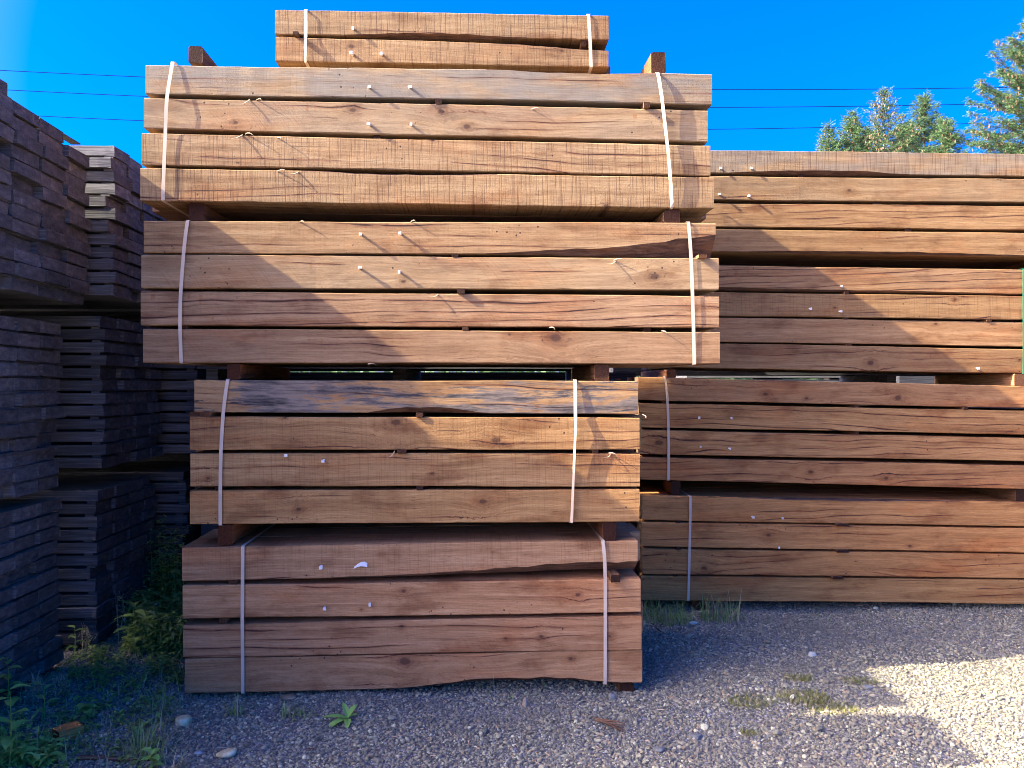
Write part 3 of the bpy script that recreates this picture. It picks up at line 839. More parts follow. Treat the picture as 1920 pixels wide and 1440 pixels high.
timber_bundle(REAR, "timber_bundle", "second bundle from the top of the rear stack, diagonal shadow across it, green strap", G_R, [
    RBL(497.3, 543, 505.7, 551.5, saw=0.0, crack=1.0, slope=-0.03, stain=0.15, tone=(0.98, 0.80, 0.64), tags=((1577, 536),), wane=(('fb', 0.0, 0.96, 0.014, 0.03),)),
    RBL(548, 591.7, 555.5, 599.5, saw=0.5, crack=0.5, tone=(1.02, 0.84, 0.64), tags=((1517, 579), (1573, 584)), knots=((1790, 562, 0.018), (1565, 577, 0.012))),
    RBL(595, 640, 604, 649.5, saw=0.05, crack=0.25, tone=(1.06, 0.86, 0.70), swirl=0.8, knots=((1755, 607, 0.018),)),
    RBL(643.5, 690, 655, 700.5, saw=0.05, crack=0.6, tone=(1.0, 0.80, 0.62), tags=((1831, 690),), knots=((1632, 680, 0.036), (1912, 675, 0.016))),
], dv=0.030, straps=(S((1918, 505), (1918, 600), (1918, 702), bulge=0.004, mat=GREEN_STRAP),),
   stickers=((0, 1583, 1591, 0.006, D2), (1, 1582, 1590, -0.002, D2), (2, 1588, 1597, -0.002, D2), (1, 1850, 1858, 0.004, D2)), seed=22)
timber_bundle(REAR, "timber_bundle", "third bundle down of the rear stack, long fine cracks, white strap near its end", G_R, [
    RB(1197, 707, 749.8, 724, 765, saw=0.05, crack=0.4, tone=(1.46, 1.10, 0.82), swirl=0.9, knots=((1436, 739, 0.026), (1512, 747, 0.020), (1684, 746, 0.040))),
    RB(1199.6, 756, 800.8, 770.6, 814.5, saw=0.05, crack=0.85, slope=0.035, tone=(1.50, 1.12, 0.72), tags=((1311, 783), (1370, 783))),
    RB(1199.6, 806, 851.5, 821.5, 864.5, saw=0.05, crack=0.95, tone=(1.50, 1.10, 0.72), tags=((1312, 837), (1366, 840)), swirl=0.8, knots=((1235, 830, 0.045),)),
    RB(1200, 857, 898.8, 873, 917, saw=0.05, crack=0.7, tone=(1.46, 1.01, 0.66), knots=((1520, 885, 0.030), (1662, 897, 0.026))),
], dv=0.005, straps=(S((1246, 706), (1251, 752), (1253, 830), (1253, 900), bulge=0.006, w=(0.5, 1, 1, 1)), S((1965, 725), (1965, 820), (1965, 919))),
   stickers=((0, 1242, 1250, -0.006, D2), (1, 1242, 1250, -0.006, D2), (2, 1244, 1252, -0.01, D1), (0, 1604, 1612, -0.01, D2), (1, 1604, 1612, -0.01, D2), (0, 1806, 1813, 0.01, D1)), seed=23)
ORA = (1.62, 1.08, 0.62)
timber_bundle(REAR, "timber_bundle", "lowest bundle of the rear stack, orange-brown, above grass and gravel", G_R, [
    RB(1205, 929.3, 975.3, 941.7, 987, saw=0.05, crack=0.55, tone=(1.68, 1.14, 0.66), swirl=0.7, tags=((1410, 968.6), (1466, 971)), wane=(('ft', 0.2, 0.7, 0.008, 0.04),)),
    RB(1203, 978.8, 1024.3, 991, 1036, saw=0.1, crack=0.3, tone=ORA, tags=((1460, 1025),), knots=((1440, 1003, 0.026), (1706, 1024, 0.020))),
    RB(1205, 1029, 1076.3, 1039.5, 1084, saw=0.05, crack=0.6, tone=ORA, swirl=0.8, knots=((1320, 1065, 0.030),)),
    RB(1203, 1080, 1125.5, 1088, 1132.4, saw=0.05, crack=0.45, tone=(1.45, 1.05, 0.62), swirl=0.7),
], dv=-0.004, straps=(S((1294, 931), (1293, 1000), (1290, 1126), bulge=0.006), S((1990, 941), (1990, 1030), (1990, 1134))),
   stickers=((0, 1566, 1588, 0.03, D1), (1, 1566, 1588, 0.03, D1), (2, 1558, 1578, 0.03, D1), (0, 1267, 1276, 0.004, D1), (1, 1267, 1276, 0.008, D1), (2, 1262, 1270, 0.004, D1)), seed=24)

# ------------------------------------------------------------------ bearers between the bundles
def bearer(stack, x0, x1, yt, yb, label, tone, depth=1.0, dv=0.0, wedge=False, group="bearers under and between the bundles"):
    p0, n = stack.plane(dv)
    a, b = onplane(x0, yb, p0, n), onplane(x1, yb, p0, n)
    t = onplane((x0 + x1) / 2, yt, p0, n)
    c = (a + b) / 2
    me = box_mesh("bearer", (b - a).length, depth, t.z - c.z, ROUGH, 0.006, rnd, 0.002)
    if wedge:
        for v in me.vertices:
            if v.co.z > (t.z - c.z) * 0.6 and v.co.x < 0: v.co.z -= 0.012
    o = link("bearer", me, None)
    o.location = (c.x, c.y, c.z)
    o.rotation_euler = (0, 0, stack.yaw + rnd.uniform(-0.012, 0.012))
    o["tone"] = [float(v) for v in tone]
    tag(o, label, "wooden bearer", group)
    return o
BR1, BR2, BR3 = (0.75, 0.62, 0.55), (1.15, 0.95, 0.8), (1.6, 1.35, 1.1)
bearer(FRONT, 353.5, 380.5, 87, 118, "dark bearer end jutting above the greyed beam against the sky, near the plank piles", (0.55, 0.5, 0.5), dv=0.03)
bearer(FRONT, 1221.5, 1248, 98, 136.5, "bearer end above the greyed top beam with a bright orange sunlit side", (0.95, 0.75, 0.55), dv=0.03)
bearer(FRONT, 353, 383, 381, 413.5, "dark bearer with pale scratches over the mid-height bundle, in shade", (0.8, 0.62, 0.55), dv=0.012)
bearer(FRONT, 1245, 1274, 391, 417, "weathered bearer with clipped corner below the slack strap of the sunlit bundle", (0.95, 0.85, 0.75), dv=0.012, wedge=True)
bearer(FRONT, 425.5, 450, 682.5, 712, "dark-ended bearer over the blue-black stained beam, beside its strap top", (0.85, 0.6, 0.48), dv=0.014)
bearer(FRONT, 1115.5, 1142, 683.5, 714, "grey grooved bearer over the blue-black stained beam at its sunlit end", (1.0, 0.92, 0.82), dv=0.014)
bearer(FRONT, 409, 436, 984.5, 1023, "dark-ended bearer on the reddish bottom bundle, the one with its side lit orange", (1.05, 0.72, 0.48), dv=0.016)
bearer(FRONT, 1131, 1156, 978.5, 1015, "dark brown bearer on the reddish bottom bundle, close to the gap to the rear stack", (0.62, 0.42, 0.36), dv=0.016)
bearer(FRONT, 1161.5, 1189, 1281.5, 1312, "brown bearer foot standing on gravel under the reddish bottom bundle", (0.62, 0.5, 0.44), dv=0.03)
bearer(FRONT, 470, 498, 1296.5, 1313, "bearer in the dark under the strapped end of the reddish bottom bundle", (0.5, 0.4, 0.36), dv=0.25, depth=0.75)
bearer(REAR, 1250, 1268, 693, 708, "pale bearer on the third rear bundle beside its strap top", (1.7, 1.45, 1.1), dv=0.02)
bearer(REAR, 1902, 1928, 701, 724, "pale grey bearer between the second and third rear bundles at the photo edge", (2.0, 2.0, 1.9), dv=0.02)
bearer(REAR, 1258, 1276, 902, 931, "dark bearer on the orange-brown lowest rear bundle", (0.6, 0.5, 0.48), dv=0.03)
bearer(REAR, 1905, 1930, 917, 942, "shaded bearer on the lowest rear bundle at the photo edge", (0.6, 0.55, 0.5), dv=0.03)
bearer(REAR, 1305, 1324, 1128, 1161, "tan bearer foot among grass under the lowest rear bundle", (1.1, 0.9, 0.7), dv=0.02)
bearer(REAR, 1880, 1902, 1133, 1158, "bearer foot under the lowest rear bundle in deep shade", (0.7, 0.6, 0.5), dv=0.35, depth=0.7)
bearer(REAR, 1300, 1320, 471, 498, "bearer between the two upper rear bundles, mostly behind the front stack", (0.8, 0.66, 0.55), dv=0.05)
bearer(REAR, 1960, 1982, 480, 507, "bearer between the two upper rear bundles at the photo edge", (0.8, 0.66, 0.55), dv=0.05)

# ------------------------------------------------------------------ piles of old planks along the side
def plank_mesh(k, length=2.3, w=0.2, th=0.0625):
    r = random.Random(300 + k)
    V, F = [], []
    secs = [-length, -length * 0.5, -0.02 - r.uniform(0, 0.05), 0.0]
    for i, x in enumerate(secs):
        j = 0.003 if i < 3 else 0.0045
        c = 0.004
        ring = [(-w / 2, c), (-w / 2 + c, 0), (w / 2 - c, 0), (w / 2, c), (w / 2, th - c), (w / 2 - c, th), (-w / 2 + c, th), (-w / 2, th - c)]
        for (a, b) in ring:
            V.append((x + (r.uniform(-0.004, 0.004) if i == 3 else 0), a + r.uniform(-j, j), b + r.uniform(-j, j) * 0.6))
    for s in range(3):
        for k2 in range(8):
            k3 = (k2 + 1) % 8
            F.append((s * 8 + k2, (s + 1) * 8 + k2, (s + 1) * 8 + k3, s * 8 + k3))
    F += [tuple(range(8)), tuple(24 + q for q in range(7, -1, -1))]
    me = bpy.data.meshes.new("plank")
    me.from_pydata(V, [], F); me.materials.append(PLANK); me.update()
    return me
PLANKS = [plank_mesh(k) for k in range(8)]
LATHS = {}
def plank_pile(label, u0, v0, ncol, z0, nlay, seed, pitch=0.0755, colw=0.204, skip=(), proud=0.02, tone=(1, 1, 1), yawj=0.0, jit=0.012, group="piles of old planks along the side", gapy=0.006):
    rng = random.Random(seed)
    root = empty("plank_pile", uv2w(u0, v0, z0), YAW + yawj)
    tag(root, label, "plank pile", group)
    key = (ncol, pitch, colw)
    if key not in LATHS:
        LATHS[key] = box_mesh("lath", 0.05, ncol * colw - 0.03, max(0.004, pitch - 0.0625 + 0.001), PLANK, 0.001, rng, 0.0004)
    for l in range(nlay):
        lay_off = rng.uniform(-proud, proud) * 0.6
        vj = rng.uniform(-0.012, 0.012)
        for c in range(ncol):
            if (l, c) in skip: continue
            o = link("plank", rng.choice(PLANKS), root)
            o.location = (lay_off + rng.uniform(-proud, proud) * 0.8 - (rng.random() < 0.08) * rng.uniform(0.02, 0.05), (c + 0.5) * (colw + gapy) + vj + rng.uniform(-jit, jit) * 0.5, l * pitch + rng.uniform(0, 0.002))
            o.rotation_euler = (rng.uniform(-0.006, 0.006), 0, rng.uniform(-0.006, 0.006))
            o.scale = (1, colw / 0.204, 1)
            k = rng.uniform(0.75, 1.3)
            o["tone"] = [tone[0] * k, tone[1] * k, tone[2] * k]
        if l > 0:
            for xx in (-0.055, -1.9):
                o = link("lath", LATHS[key], root)
                o.location = (xx + 0.025 - rng.uniform(0, 0.03), 0.015 + vj * 0.5 + rng.uniform(0, 0.01), l * pitch - max(0.004, pitch - 0.0625) - 0.0005)
                o["tone"] = [0.9, 0.85, 0.8]
    return root
BRN = (1.05, 0.97, 0.90)
top_skip_near = {(14, 0), (14, 1), (13, 0)}
# nearest visible pile: three lots one above the other
plank_pile("lowest lot of the nearest dark plank pile, brownish ends above the weeds", -2.29, 3.50, 4, 0.03, 12, 31, tone=BRN, proud=0.014)
plank_pile("middle lot of the nearest dark plank pile, with black slots between its layers", -2.28, 3.50, 4, 0.985, 12, 32, tone=(1.0, 0.95, 0.9), proud=0.016)
plank_pile("uppermost lot of the nearest dark plank pile, stepped top against the sky", -2.20, 3.51, 4, 1.995, 14, 33, pitch=0.070, proud=0.02, colw=0.234, tone=(0.9, 0.88, 0.9),
           skip={(13, 1), (13, 2), (13, 3), (12, 3)}, jit=0.015)
# second pile
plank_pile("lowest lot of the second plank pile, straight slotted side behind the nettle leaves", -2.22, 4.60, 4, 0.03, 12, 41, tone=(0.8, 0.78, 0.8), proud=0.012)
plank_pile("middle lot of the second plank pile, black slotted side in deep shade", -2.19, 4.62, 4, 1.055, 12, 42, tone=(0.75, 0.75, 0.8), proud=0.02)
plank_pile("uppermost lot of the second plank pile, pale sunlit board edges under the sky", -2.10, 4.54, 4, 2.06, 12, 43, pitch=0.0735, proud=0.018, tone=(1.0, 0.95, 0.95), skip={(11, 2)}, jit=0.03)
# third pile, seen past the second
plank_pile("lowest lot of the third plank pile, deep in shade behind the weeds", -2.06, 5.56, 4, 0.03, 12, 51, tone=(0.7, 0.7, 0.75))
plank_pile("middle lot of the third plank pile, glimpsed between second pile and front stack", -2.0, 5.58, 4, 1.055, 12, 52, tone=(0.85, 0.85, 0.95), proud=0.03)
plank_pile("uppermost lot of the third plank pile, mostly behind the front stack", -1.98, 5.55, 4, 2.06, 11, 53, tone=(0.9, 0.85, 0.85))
# the pile beside the viewer whose shadow lies on the foreground
plank_pile("lowest lot of the plank pile nearest the viewer, just out of the photo", -2.26, 2.30, 5, 0.03, 12, 61, tone=BRN, colw=0.222)
plank_pile("middle lot of the plank pile nearest the viewer, just out of the photo", -2.24, 2.30, 5, 0.985, 12, 62, colw=0.222)
plank_pile("uppermost lot of the plank pile nearest the viewer, near half, out of the photo", -2.20, 2.31, 2, 1.995, 14, 63, pitch=0.070, colw=0.222, proud=0.006, jit=0.006)
plank_pile("uppermost lot of the plank pile nearest the viewer, far half, out of the photo", -2.20, 2.875, 2, 1.995, 14, 64, pitch=0.070, colw=0.270, proud=0.006, jit=0.006)

# lots glimpsed through the gaps
def far_pile(label, px0, px1, d, z0, ztop, nlay, tone, seed, depth=1.0, cover=0.84):
    rng = random.Random(seed)
    a, b = atdepth(px0, 720, d), atdepth(px1, 720, d)
    root = empty("board_pile", Vector(((a.x + b.x) / 2, d, z0)), 0)
    tag(root, label, "board pile", "piles glimpsed through the gaps")
    L = b.x - a.x
    pitch = (ztop - z0) / nlay
    me = box_mesh("board", L, depth, pitch * cover, PLANK, 0.004, rng, 0.002)
    for l in range(nlay):
        o = link("board", me, root)
        o.location = (rng.uniform(-0.03, 0.03), rng.uniform(-0.03, 0.03), l * pitch)
        k = rng.uniform(0.8, 1.2)
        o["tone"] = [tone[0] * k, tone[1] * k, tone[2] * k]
    lm = box_mesh("lath", 0.06, depth - 0.05, pitch * (1 - cover) + 0.001, PLANK, 0.001, rng)
    if z0 > 0.1:
        lm0 = box_mesh("lath", 0.08, depth - 0.02, 0.14, PLANK, 0.001, rng)
    for l in range(0 if z0 > 0.1 else 1, nlay):
        for f in (-0.47, 0.0, 0.46):
            o = link("lath", lm if l else lm0, root)
            o.location = (f * L, 0.03, l * pitch - pitch * (1 - cover) if l else -0.14)
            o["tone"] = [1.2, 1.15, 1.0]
    return root
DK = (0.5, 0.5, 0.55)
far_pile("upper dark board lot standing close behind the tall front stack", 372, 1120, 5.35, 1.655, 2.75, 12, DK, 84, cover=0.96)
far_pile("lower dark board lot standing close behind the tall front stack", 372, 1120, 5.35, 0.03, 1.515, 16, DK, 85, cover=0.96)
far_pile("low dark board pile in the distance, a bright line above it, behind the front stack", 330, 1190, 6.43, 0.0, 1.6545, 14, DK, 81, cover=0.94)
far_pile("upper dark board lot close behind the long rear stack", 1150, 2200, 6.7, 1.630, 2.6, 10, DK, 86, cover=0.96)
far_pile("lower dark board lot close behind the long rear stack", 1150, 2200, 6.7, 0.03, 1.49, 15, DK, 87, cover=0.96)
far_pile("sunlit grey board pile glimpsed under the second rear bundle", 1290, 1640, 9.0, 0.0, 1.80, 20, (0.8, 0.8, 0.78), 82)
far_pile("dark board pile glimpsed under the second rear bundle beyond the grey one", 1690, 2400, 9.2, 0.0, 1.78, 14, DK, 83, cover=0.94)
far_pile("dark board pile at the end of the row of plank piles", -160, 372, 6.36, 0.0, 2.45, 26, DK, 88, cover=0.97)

# ------------------------------------------------------------------ conifers and wires
NEEDLE = make_leaf("conifer_needles", (0.05, 0.11, 0.04), (0.10, 0.18, 0.065), (0.18, 0.27, 0.095), 0.3)
CONES = simple("cones_and_twigs", [(0.10, 0.055, 0.03), (0.26, 0.15, 0.085)], 9.0, 0.85)
TRUNK = simple("conifer_bark", [(0.05, 0.035, 0.025), (0.13, 0.095, 0.07)], 8.0, 0.9)
def conifer(label, px, ytop, d, spread, seed, vis=3.5, cones=0.12, lean=0.0, dens=1.0):
    rng = random.Random(seed)
    top = atdepth(px, ytop, d)
    H = top.z
    root = empty("conifer_tree", Vector((top.x, top.y, 0)))
    tag(root, label, "tree", "conifers behind the rear stack")
    V, F = [], []
    n = 7
    for i in range(10):
        f = i / 9; r = 0.16 * (1 - f) + 0.008
        for k in range(n):
            a = k / n * 6.283
            V.append((r * math.cos(a) + lean * f * f, r * math.sin(a), H * f))
    for i in range(9):
        for k in range(n):
            F.append((i * n + k, i * n + (k + 1) % n, (i + 1) * n + (k + 1) % n, (i + 1) * n + k))
    tr = mesh_obj("trunk", V, F, [TRUNK], root)
    V, F, MI = [], [], []
    BV, BF = [], []
    def blade(p, dr, l, w, mi):
        side = dr.cross(Vector((rng.uniform(-1, 1), rng.uniform(-1, 1), rng.uniform(-1, 1)))).normalized() * w
        i0 = len(V)
        V.extend([p - side * 0.5, p + side * 0.5, p + dr * l + side * 0.25, p + dr * l - side * 0.25])
        F.append((i0, i0 + 1, i0 + 2, i0 + 3)); MI.append(mi)
    z = H - 0.10
    whorl = 0
    while z > max(1.5, H - vis - 4.0):
        dn = H - z
        reach = spread * (1 - math.exp(-dn / 2.6)) * 1.25 + 0.12
        nb = rng.randint(4, 6) if dn < vis else 5
        a0 = rng.uniform(0, 6.28)
        for b in range(nb):
            a = a0 + b / nb * 6.283 + rng.uniform(-0.35, 0.35)
            L = reach * rng.uniform(0.6, 1.12)
            up = 0.62 * math.exp(-dn / 2.4) + 0.06 + rng.uniform(-0.14, 0.14)
            d0 = Vector((math.cos(a), math.sin(a), up)).normalized()
            base = Vector((lean * (z / H) ** 2, 0, z + rng.uniform(-0.08, 0.08)))
            # limb
            steps = max(3, int(L / 0.16))
            pts = []
            for s in range(steps + 1):
                f = s / steps
                p = base + d0 * (L * f) + Vector((0, 0, -0.16 * L * f * (1 - f) * 2 + 0.10 * L * f * f))
                pts.append(p)
            i0 = len(BV)
            for s, p in enumerate(pts):
                r = 0.014 * (1 - s / (steps + 0.3)) + 0.003
                q = d0.cross(Vector((0, 0, 1))).normalized() * r
                BV.extend([p - q, p + Vector((0, 0, r)), p + q])
            for s in range(steps):
                for k in range(3):
                    BF.append((i0 + s * 3 + k, i0 + s * 3 + (k + 1) % 3, i0 + s * 3 + 3 + (k + 1) % 3, i0 + s * 3 + 3 + k))
            nn = int((66 if dn < vis else 14) * L / 0.9 * dens) + 4
            for q in range(nn):
                f = rng.uniform(0.10, 1.0) ** 0.8
                p = pts[min(steps, int(f * steps))] + Vector((rng.gauss(0, 0.055), rng.gauss(0, 0.055), rng.gauss(0, 0.05)))
                sidev = d0.cross(Vector((0, 0, 1))).normalized() * rng.choice((-1, 1))
                dr = (d0 * rng.uniform(0.3, 1.0) + sidev * rng.uniform(0.1, 0.9) + Vector((0, 0, rng.uniform(-0.5, 0.35)))).normalized()
                tw = rng.uniform(0.08, 0.26) * (1.15 - 0.5 * f)
                m = 1 if rng.random() < cones else 0
                if m:
                    blade(p + Vector((0, 0, -0.02)), Vector((rng.uniform(-0.2, 0.2), rng.uniform(-0.2, 0.2), -1)).normalized(), rng.uniform(0.05, 0.10), rng.uniform(0.03, 0.05), 1)
                else:
                    for e in range(3):
                        pp = p + dr * tw * (e / 3.0)
                        for sgn in (-1, 1):
                            d2 = (dr + dr.cross(Vector((rng.uniform(-.3, .3), rng.uniform(-.3, .3), 1))).normalized() * sgn * 0.7).normalized()
                            blade(pp, d2, rng.uniform(0.04, 0.08), rng.uniform(0.008, 0.014), 0)
                    blade(p, dr, tw, 0.015, 0)
        z -= rng.uniform(0.11, 0.20) if dn < vis else 0.4
        whorl += 1
    for q in range(10):
        blade(Vector((lean, 0, H - 0.25 + q * 0.03)), Vector((rng.uniform(-0.3, 0.3), rng.uniform(-0.3, 0.3), 1)).normalized(), 0.10, 0.02, 0)
    mesh_obj("branches", BV, BF, [TRUNK], root)
    mesh_obj("crown", V, F, [NEEDLE, CONES], root, MI)
    return root
conifer("small conifer at the end of the row, its tip lowest of all", 1553, 236, 26, 1.35, 1, 1.6)
conifer("slim conifer between the lowest-tipped one and the tallest of the small group", 1598, 212, 26.5, 1.45, 2, 2.0)
conifer("tallest of the small group of conifers, open brownish top full of cones", 1657, 170, 26, 1.75, 3, 2.6, cones=0.3, dens=0.6)
conifer("pointed dense conifer standing beside the cone-laden one", 1733, 178, 27, 1.65, 4, 2.6, dens=1.0)
conifer("bushy low conifer filling in under the pointed one", 1772, 228, 25, 1.5, 5, 2.0, dens=1.2)
conifer("bushy conifer behind the cone-laden one, only its shoulder showing", 1696, 232, 28, 1.9, 6, 1.6, cones=0.2)
conifer("low spreading conifer behind the gap between slim and cone-laden ones", 1626, 240, 29, 1.8, 8, 1.6, cones=0.15)
conifer("big broad conifer cut by the photo edge, much taller than the others", 1946, 22, 24, 2.4, 7, 4.8, cones=0.2, dens=1.6)

WIRE = simple("wire_metal", [(0.002, 0.012, 0.05), (0.004, 0.02, 0.07)], 3.0, 0.9, 0.0, 0.05)
def wire(label, pts, d=45.0):
    # a sagging span fitted to three sighted points
    A = np.array([[p[0] ** 2, p[0], 1] for p in pts]); yv = np.array([p[1] for p in pts])
    co = np.linalg.lstsq(A, yv, rcond=None)[0]
    V, F = [], []
    xs = np.linspace(-900, 2900, 90)
    r = 0.022
    for px in xs:
        p = atdepth(px, float(co @ np.array([px * px, px, 1])), d)
        for k in range(5):
            a = k / 5 * 6.283
            V.append((p.x, p.y + r * math.cos(a), p.z + r * math.sin(a)))
    for i in range(len(xs) - 1):
        for k in range(5):
            F.append((i * 5 + k, i * 5 + (k + 1) % 5, i * 5 + 5 + (k + 1) % 5, i * 5 + 5 + k))
    o = mesh_obj("power_line", V, F, [WIRE])
    tag(o, label, "power line", "overhead power lines")
wire("uppermost of the three thin power lines across the sky", [(20, 133), (270, 144), (1335, 168), (1870, 164)])
wire("middle of the three thin power lines across the sky", [(50, 170), (270, 181), (1335, 201), (1840, 195)])
wire("lowest of the three thin power lines across the sky", [(95, 218), (270, 227), (1335, 242), (1840, 231)])

# a far belt of scrub on the horizon
def scrub():
    rng = random.Random(9)
    V, F = [], []
    for k in range(9000):
        x = rng.uniform(-30, 45); y = rng.uniform(48, 54)
        h = 4.4 + 0.9 * math.sin(x * 0.6) + 0.6 * math.sin(x * 1.7 + 1)
        z = rng.uniform(0, h); s = rng.uniform(0.15, 0.4)
        a = Vector((rng.uniform(-1, 1), rng.uniform(-1, 1), rng.uniform(-1, 1))).normalized() * s
        b = a.cross(Vector((rng.uniform(-1, 1), rng.uniform(-1, 1), rng.uniform(-1, 1)))).normalized() * s * 0.7
        p = Vector((x, y, z)); i = len(V)
        V += [p - a, p + b, p + a, p - b]; F.append((i, i + 1, i + 2, i + 3))
    o = mesh_obj("scrub", V, F, [NEEDLE])
    tag(o, "far belt of green scrub glimpsed through the gaps", None, None, "stuff")
scrub()

# ------------------------------------------------------------------ plants on the ground
GRASS = make_leaf("grass_green", (0.11, 0.18, 0.04), (0.22, 0.30, 0.07), (0.40, 0.44, 0.16), 0.25)
DRY = make_leaf("dry_grass", (0.20, 0.15, 0.08), (0.36, 0.28, 0.16), (0.52, 0.43, 0.27), 0.2)
WEED = make_leaf("weed_leaf", (0.13, 0.19, 0.035), (0.23, 0.31, 0.06), (0.38, 0.43, 0.10), 0.25)
YELL = make_leaf("yellowing_leaf", (0.22, 0.26, 0.05), (0.42, 0.40, 0.08), (0.60, 0.50, 0.12), 0.3)
LIME = make_leaf("fresh_leaf", (0.14, 0.27, 0.05), (0.24, 0.42, 0.08), (0.38, 0.54, 0.13), 0.3)
MOSS = make_leaf("moss_green", (0.10, 0.105, 0.025), (0.18, 0.175, 0.045), (0.28, 0.25, 0.08), 0.1)
FLOWER = simple("pale_petal", [(0.45, 0.38, 0.50), (0.62, 0.56, 0.66)], 20.0, 0.6)

def blade_strip(V, F, p, az, lean, l, w, rng, segs=3, curl=1.0):
    d = Vector((math.cos(az), math.sin(az), 0)); s = Vector((-math.sin(az), math.cos(az), 0))
    i0 = len(V)
    for k in range(segs + 1):
        f = k / segs
        a = lean * (0.35 + curl * f)
        q = p + d * (l * f * math.sin(min(1.9, a))) + Vector((0, 0, l * f * math.cos(min(1.9, a))))
        ww = w * (1 - f) ** 0.7 * 0.5 + 0.0002
        V.extend([q - s * ww, q + s * ww])
    for k in range(segs):
        F.append((i0 + 2 * k, i0 + 2 * k + 1, i0 + 2 * k + 3, i0 + 2 * k + 2))
def leaf(V, F, p, d, up, l, w, fold=0.15, droop=0.2, segs=4):
    """a pointed oval leaf, creased along its midrib"""
    d = d.normalized(); s = d.cross(up).normalized(); nrm = s.cross(d).normalized()
    i0 = len(V)
    for k in range(segs + 1):
        f = k / segs
        ww = w * math.sin(math.pi * min(1.0, f * 0.94 + 0.05)) ** 0.8 * (1.1 - 0.35 * f) * 0.5
        q = p + d * (l * f) - Vector((0, 0, droop * l * f * f))
        V.extend([q - s * ww + nrm * ww * fold * 2, q, q + s * ww + nrm * ww * fold * 2])
    for k in range(segs):
        a = i0 + 3 * k
        F.append((a, a + 1, a + 4, a + 3)); F.append((a + 1, a + 2, a + 5, a + 4))

def grass_tuft(label, px, py, n, h, spread, seed, mats=None, dry=0.25, w=0.005, flat=1.0, name="grass_tuft", group="tufts of grass on the gravel", lean0=0.75):
    rng = random.Random(seed)
    c = gp(px, py); base = Vector((c.x, c.y, gz(c.x, c.y)))
    root = empty(name, base)
    tag(root, label, "grass" if name == "grass_tuft" else "moss", group)
    for nm, mat, cnt in (("blades", (mats or [GRASS, DRY])[0], int(n * (1 - dry))), ("dry_blades", (mats or [GRASS, DRY])[1], int(n * dry))):
        if cnt < 1: continue
        V, F = [], []
        for k in range(cnt):
            r = spread * math.sqrt(rng.random()); a = rng.uniform(0, 6.28)
            p = Vector((r * math.cos(a), r * math.sin(a) * 0.6, -0.004))
            blade_strip(V, F, p, rng.uniform(0, 6.28), abs(rng.gauss(0, lean0)) * flat + 0.05, h * rng.uniform(0.35, 1.1), w * rng.uniform(0.6, 1.3), rng)
        mesh_obj(nm, V, F, [mat], root)
    return root
grass_tuft("green tuft with yellowed base standing in front of the reddish bundle's strap", 440, 1345, 34, 0.14, 0.035, 1)
grass_tuft("short scruffy tuft midway between strap and dandelion leaves", 553, 1345, 60, 0.08, 0.07, 2)
grass_tuft("long-bladed bright tuft near the bottom edge between orange block and stones", 272, 1415, 80, 0.15, 0.075, 3, dry=0.12, w=0.007)
grass_tuft("lush grass clump under the lowest rear bundle beside the front stack", 1245, 1162, 240, 0.17, 0.20, 4, dry=0.1)
grass_tuft("grass clump with seed stalks beside the tan bearer foot", 1352, 1158, 170, 0.20, 0.15, 5, dry=0.3)
grass_tuft("sparse wispy grass under the raised edge of the reddish bundle", 950, 1300, 26, 0.14, 0.20, 6, dry=0.6, w=0.003)
grass_tuft("dry bronze tuft at the bottom edge beside the pale stones", 335, 1440, 40, 0.09, 0.03, 7, dry=0.9)
grass_tuft("thin tuft under the shaded corner of the reddish bundle", 320, 1335, 40, 0.15, 0.09, 8, dry=0.4, w=0.004)
grass_tuft("faint dry grass fringe along the foot of the rear stack", 1560, 1148, 110, 0.09, 0.6, 9, dry=0.6, w=0.003)
grass_tuft("pale seed stalks in the haze at the rear stack's foot", 1870, 1150, 60, 0.14, 0.35, 10, dry=0.8, w=0.003)
grass_tuft("straggling blade tuft on the gravel right of the reddish bundle", 1310, 1230, 14, 0.09, 0.06, 11, dry=0.3, w=0.003, flat=1.6)
for i, (lb, px, py, n, sp) in enumerate([
        ("largest mossy mat on the open gravel", 1505, 1312, 420, 0.10), ("mossy mat left of the largest one", 1410, 1318, 190, 0.09),
        ("brownish mossy mat below the largest one", 1560, 1332, 240, 0.09), ("small mossy mat close to the sunlit gravel", 1612, 1278, 130, 0.07),
        ("tiny moss spot nearest the bottom edge", 1405, 1372, 60, 0.03), ("thin mossy mat uphill of the largest one", 1498, 1275, 170, 0.06)]):
    grass_tuft(lb, px, py, int(n * 3.2), 0.030, sp * 1.35, 30 + i, mats=[MOSS, DRY], dry=0.15, w=0.005, name="moss_mat", group="mossy mats on the gravel", lean0=0.9)

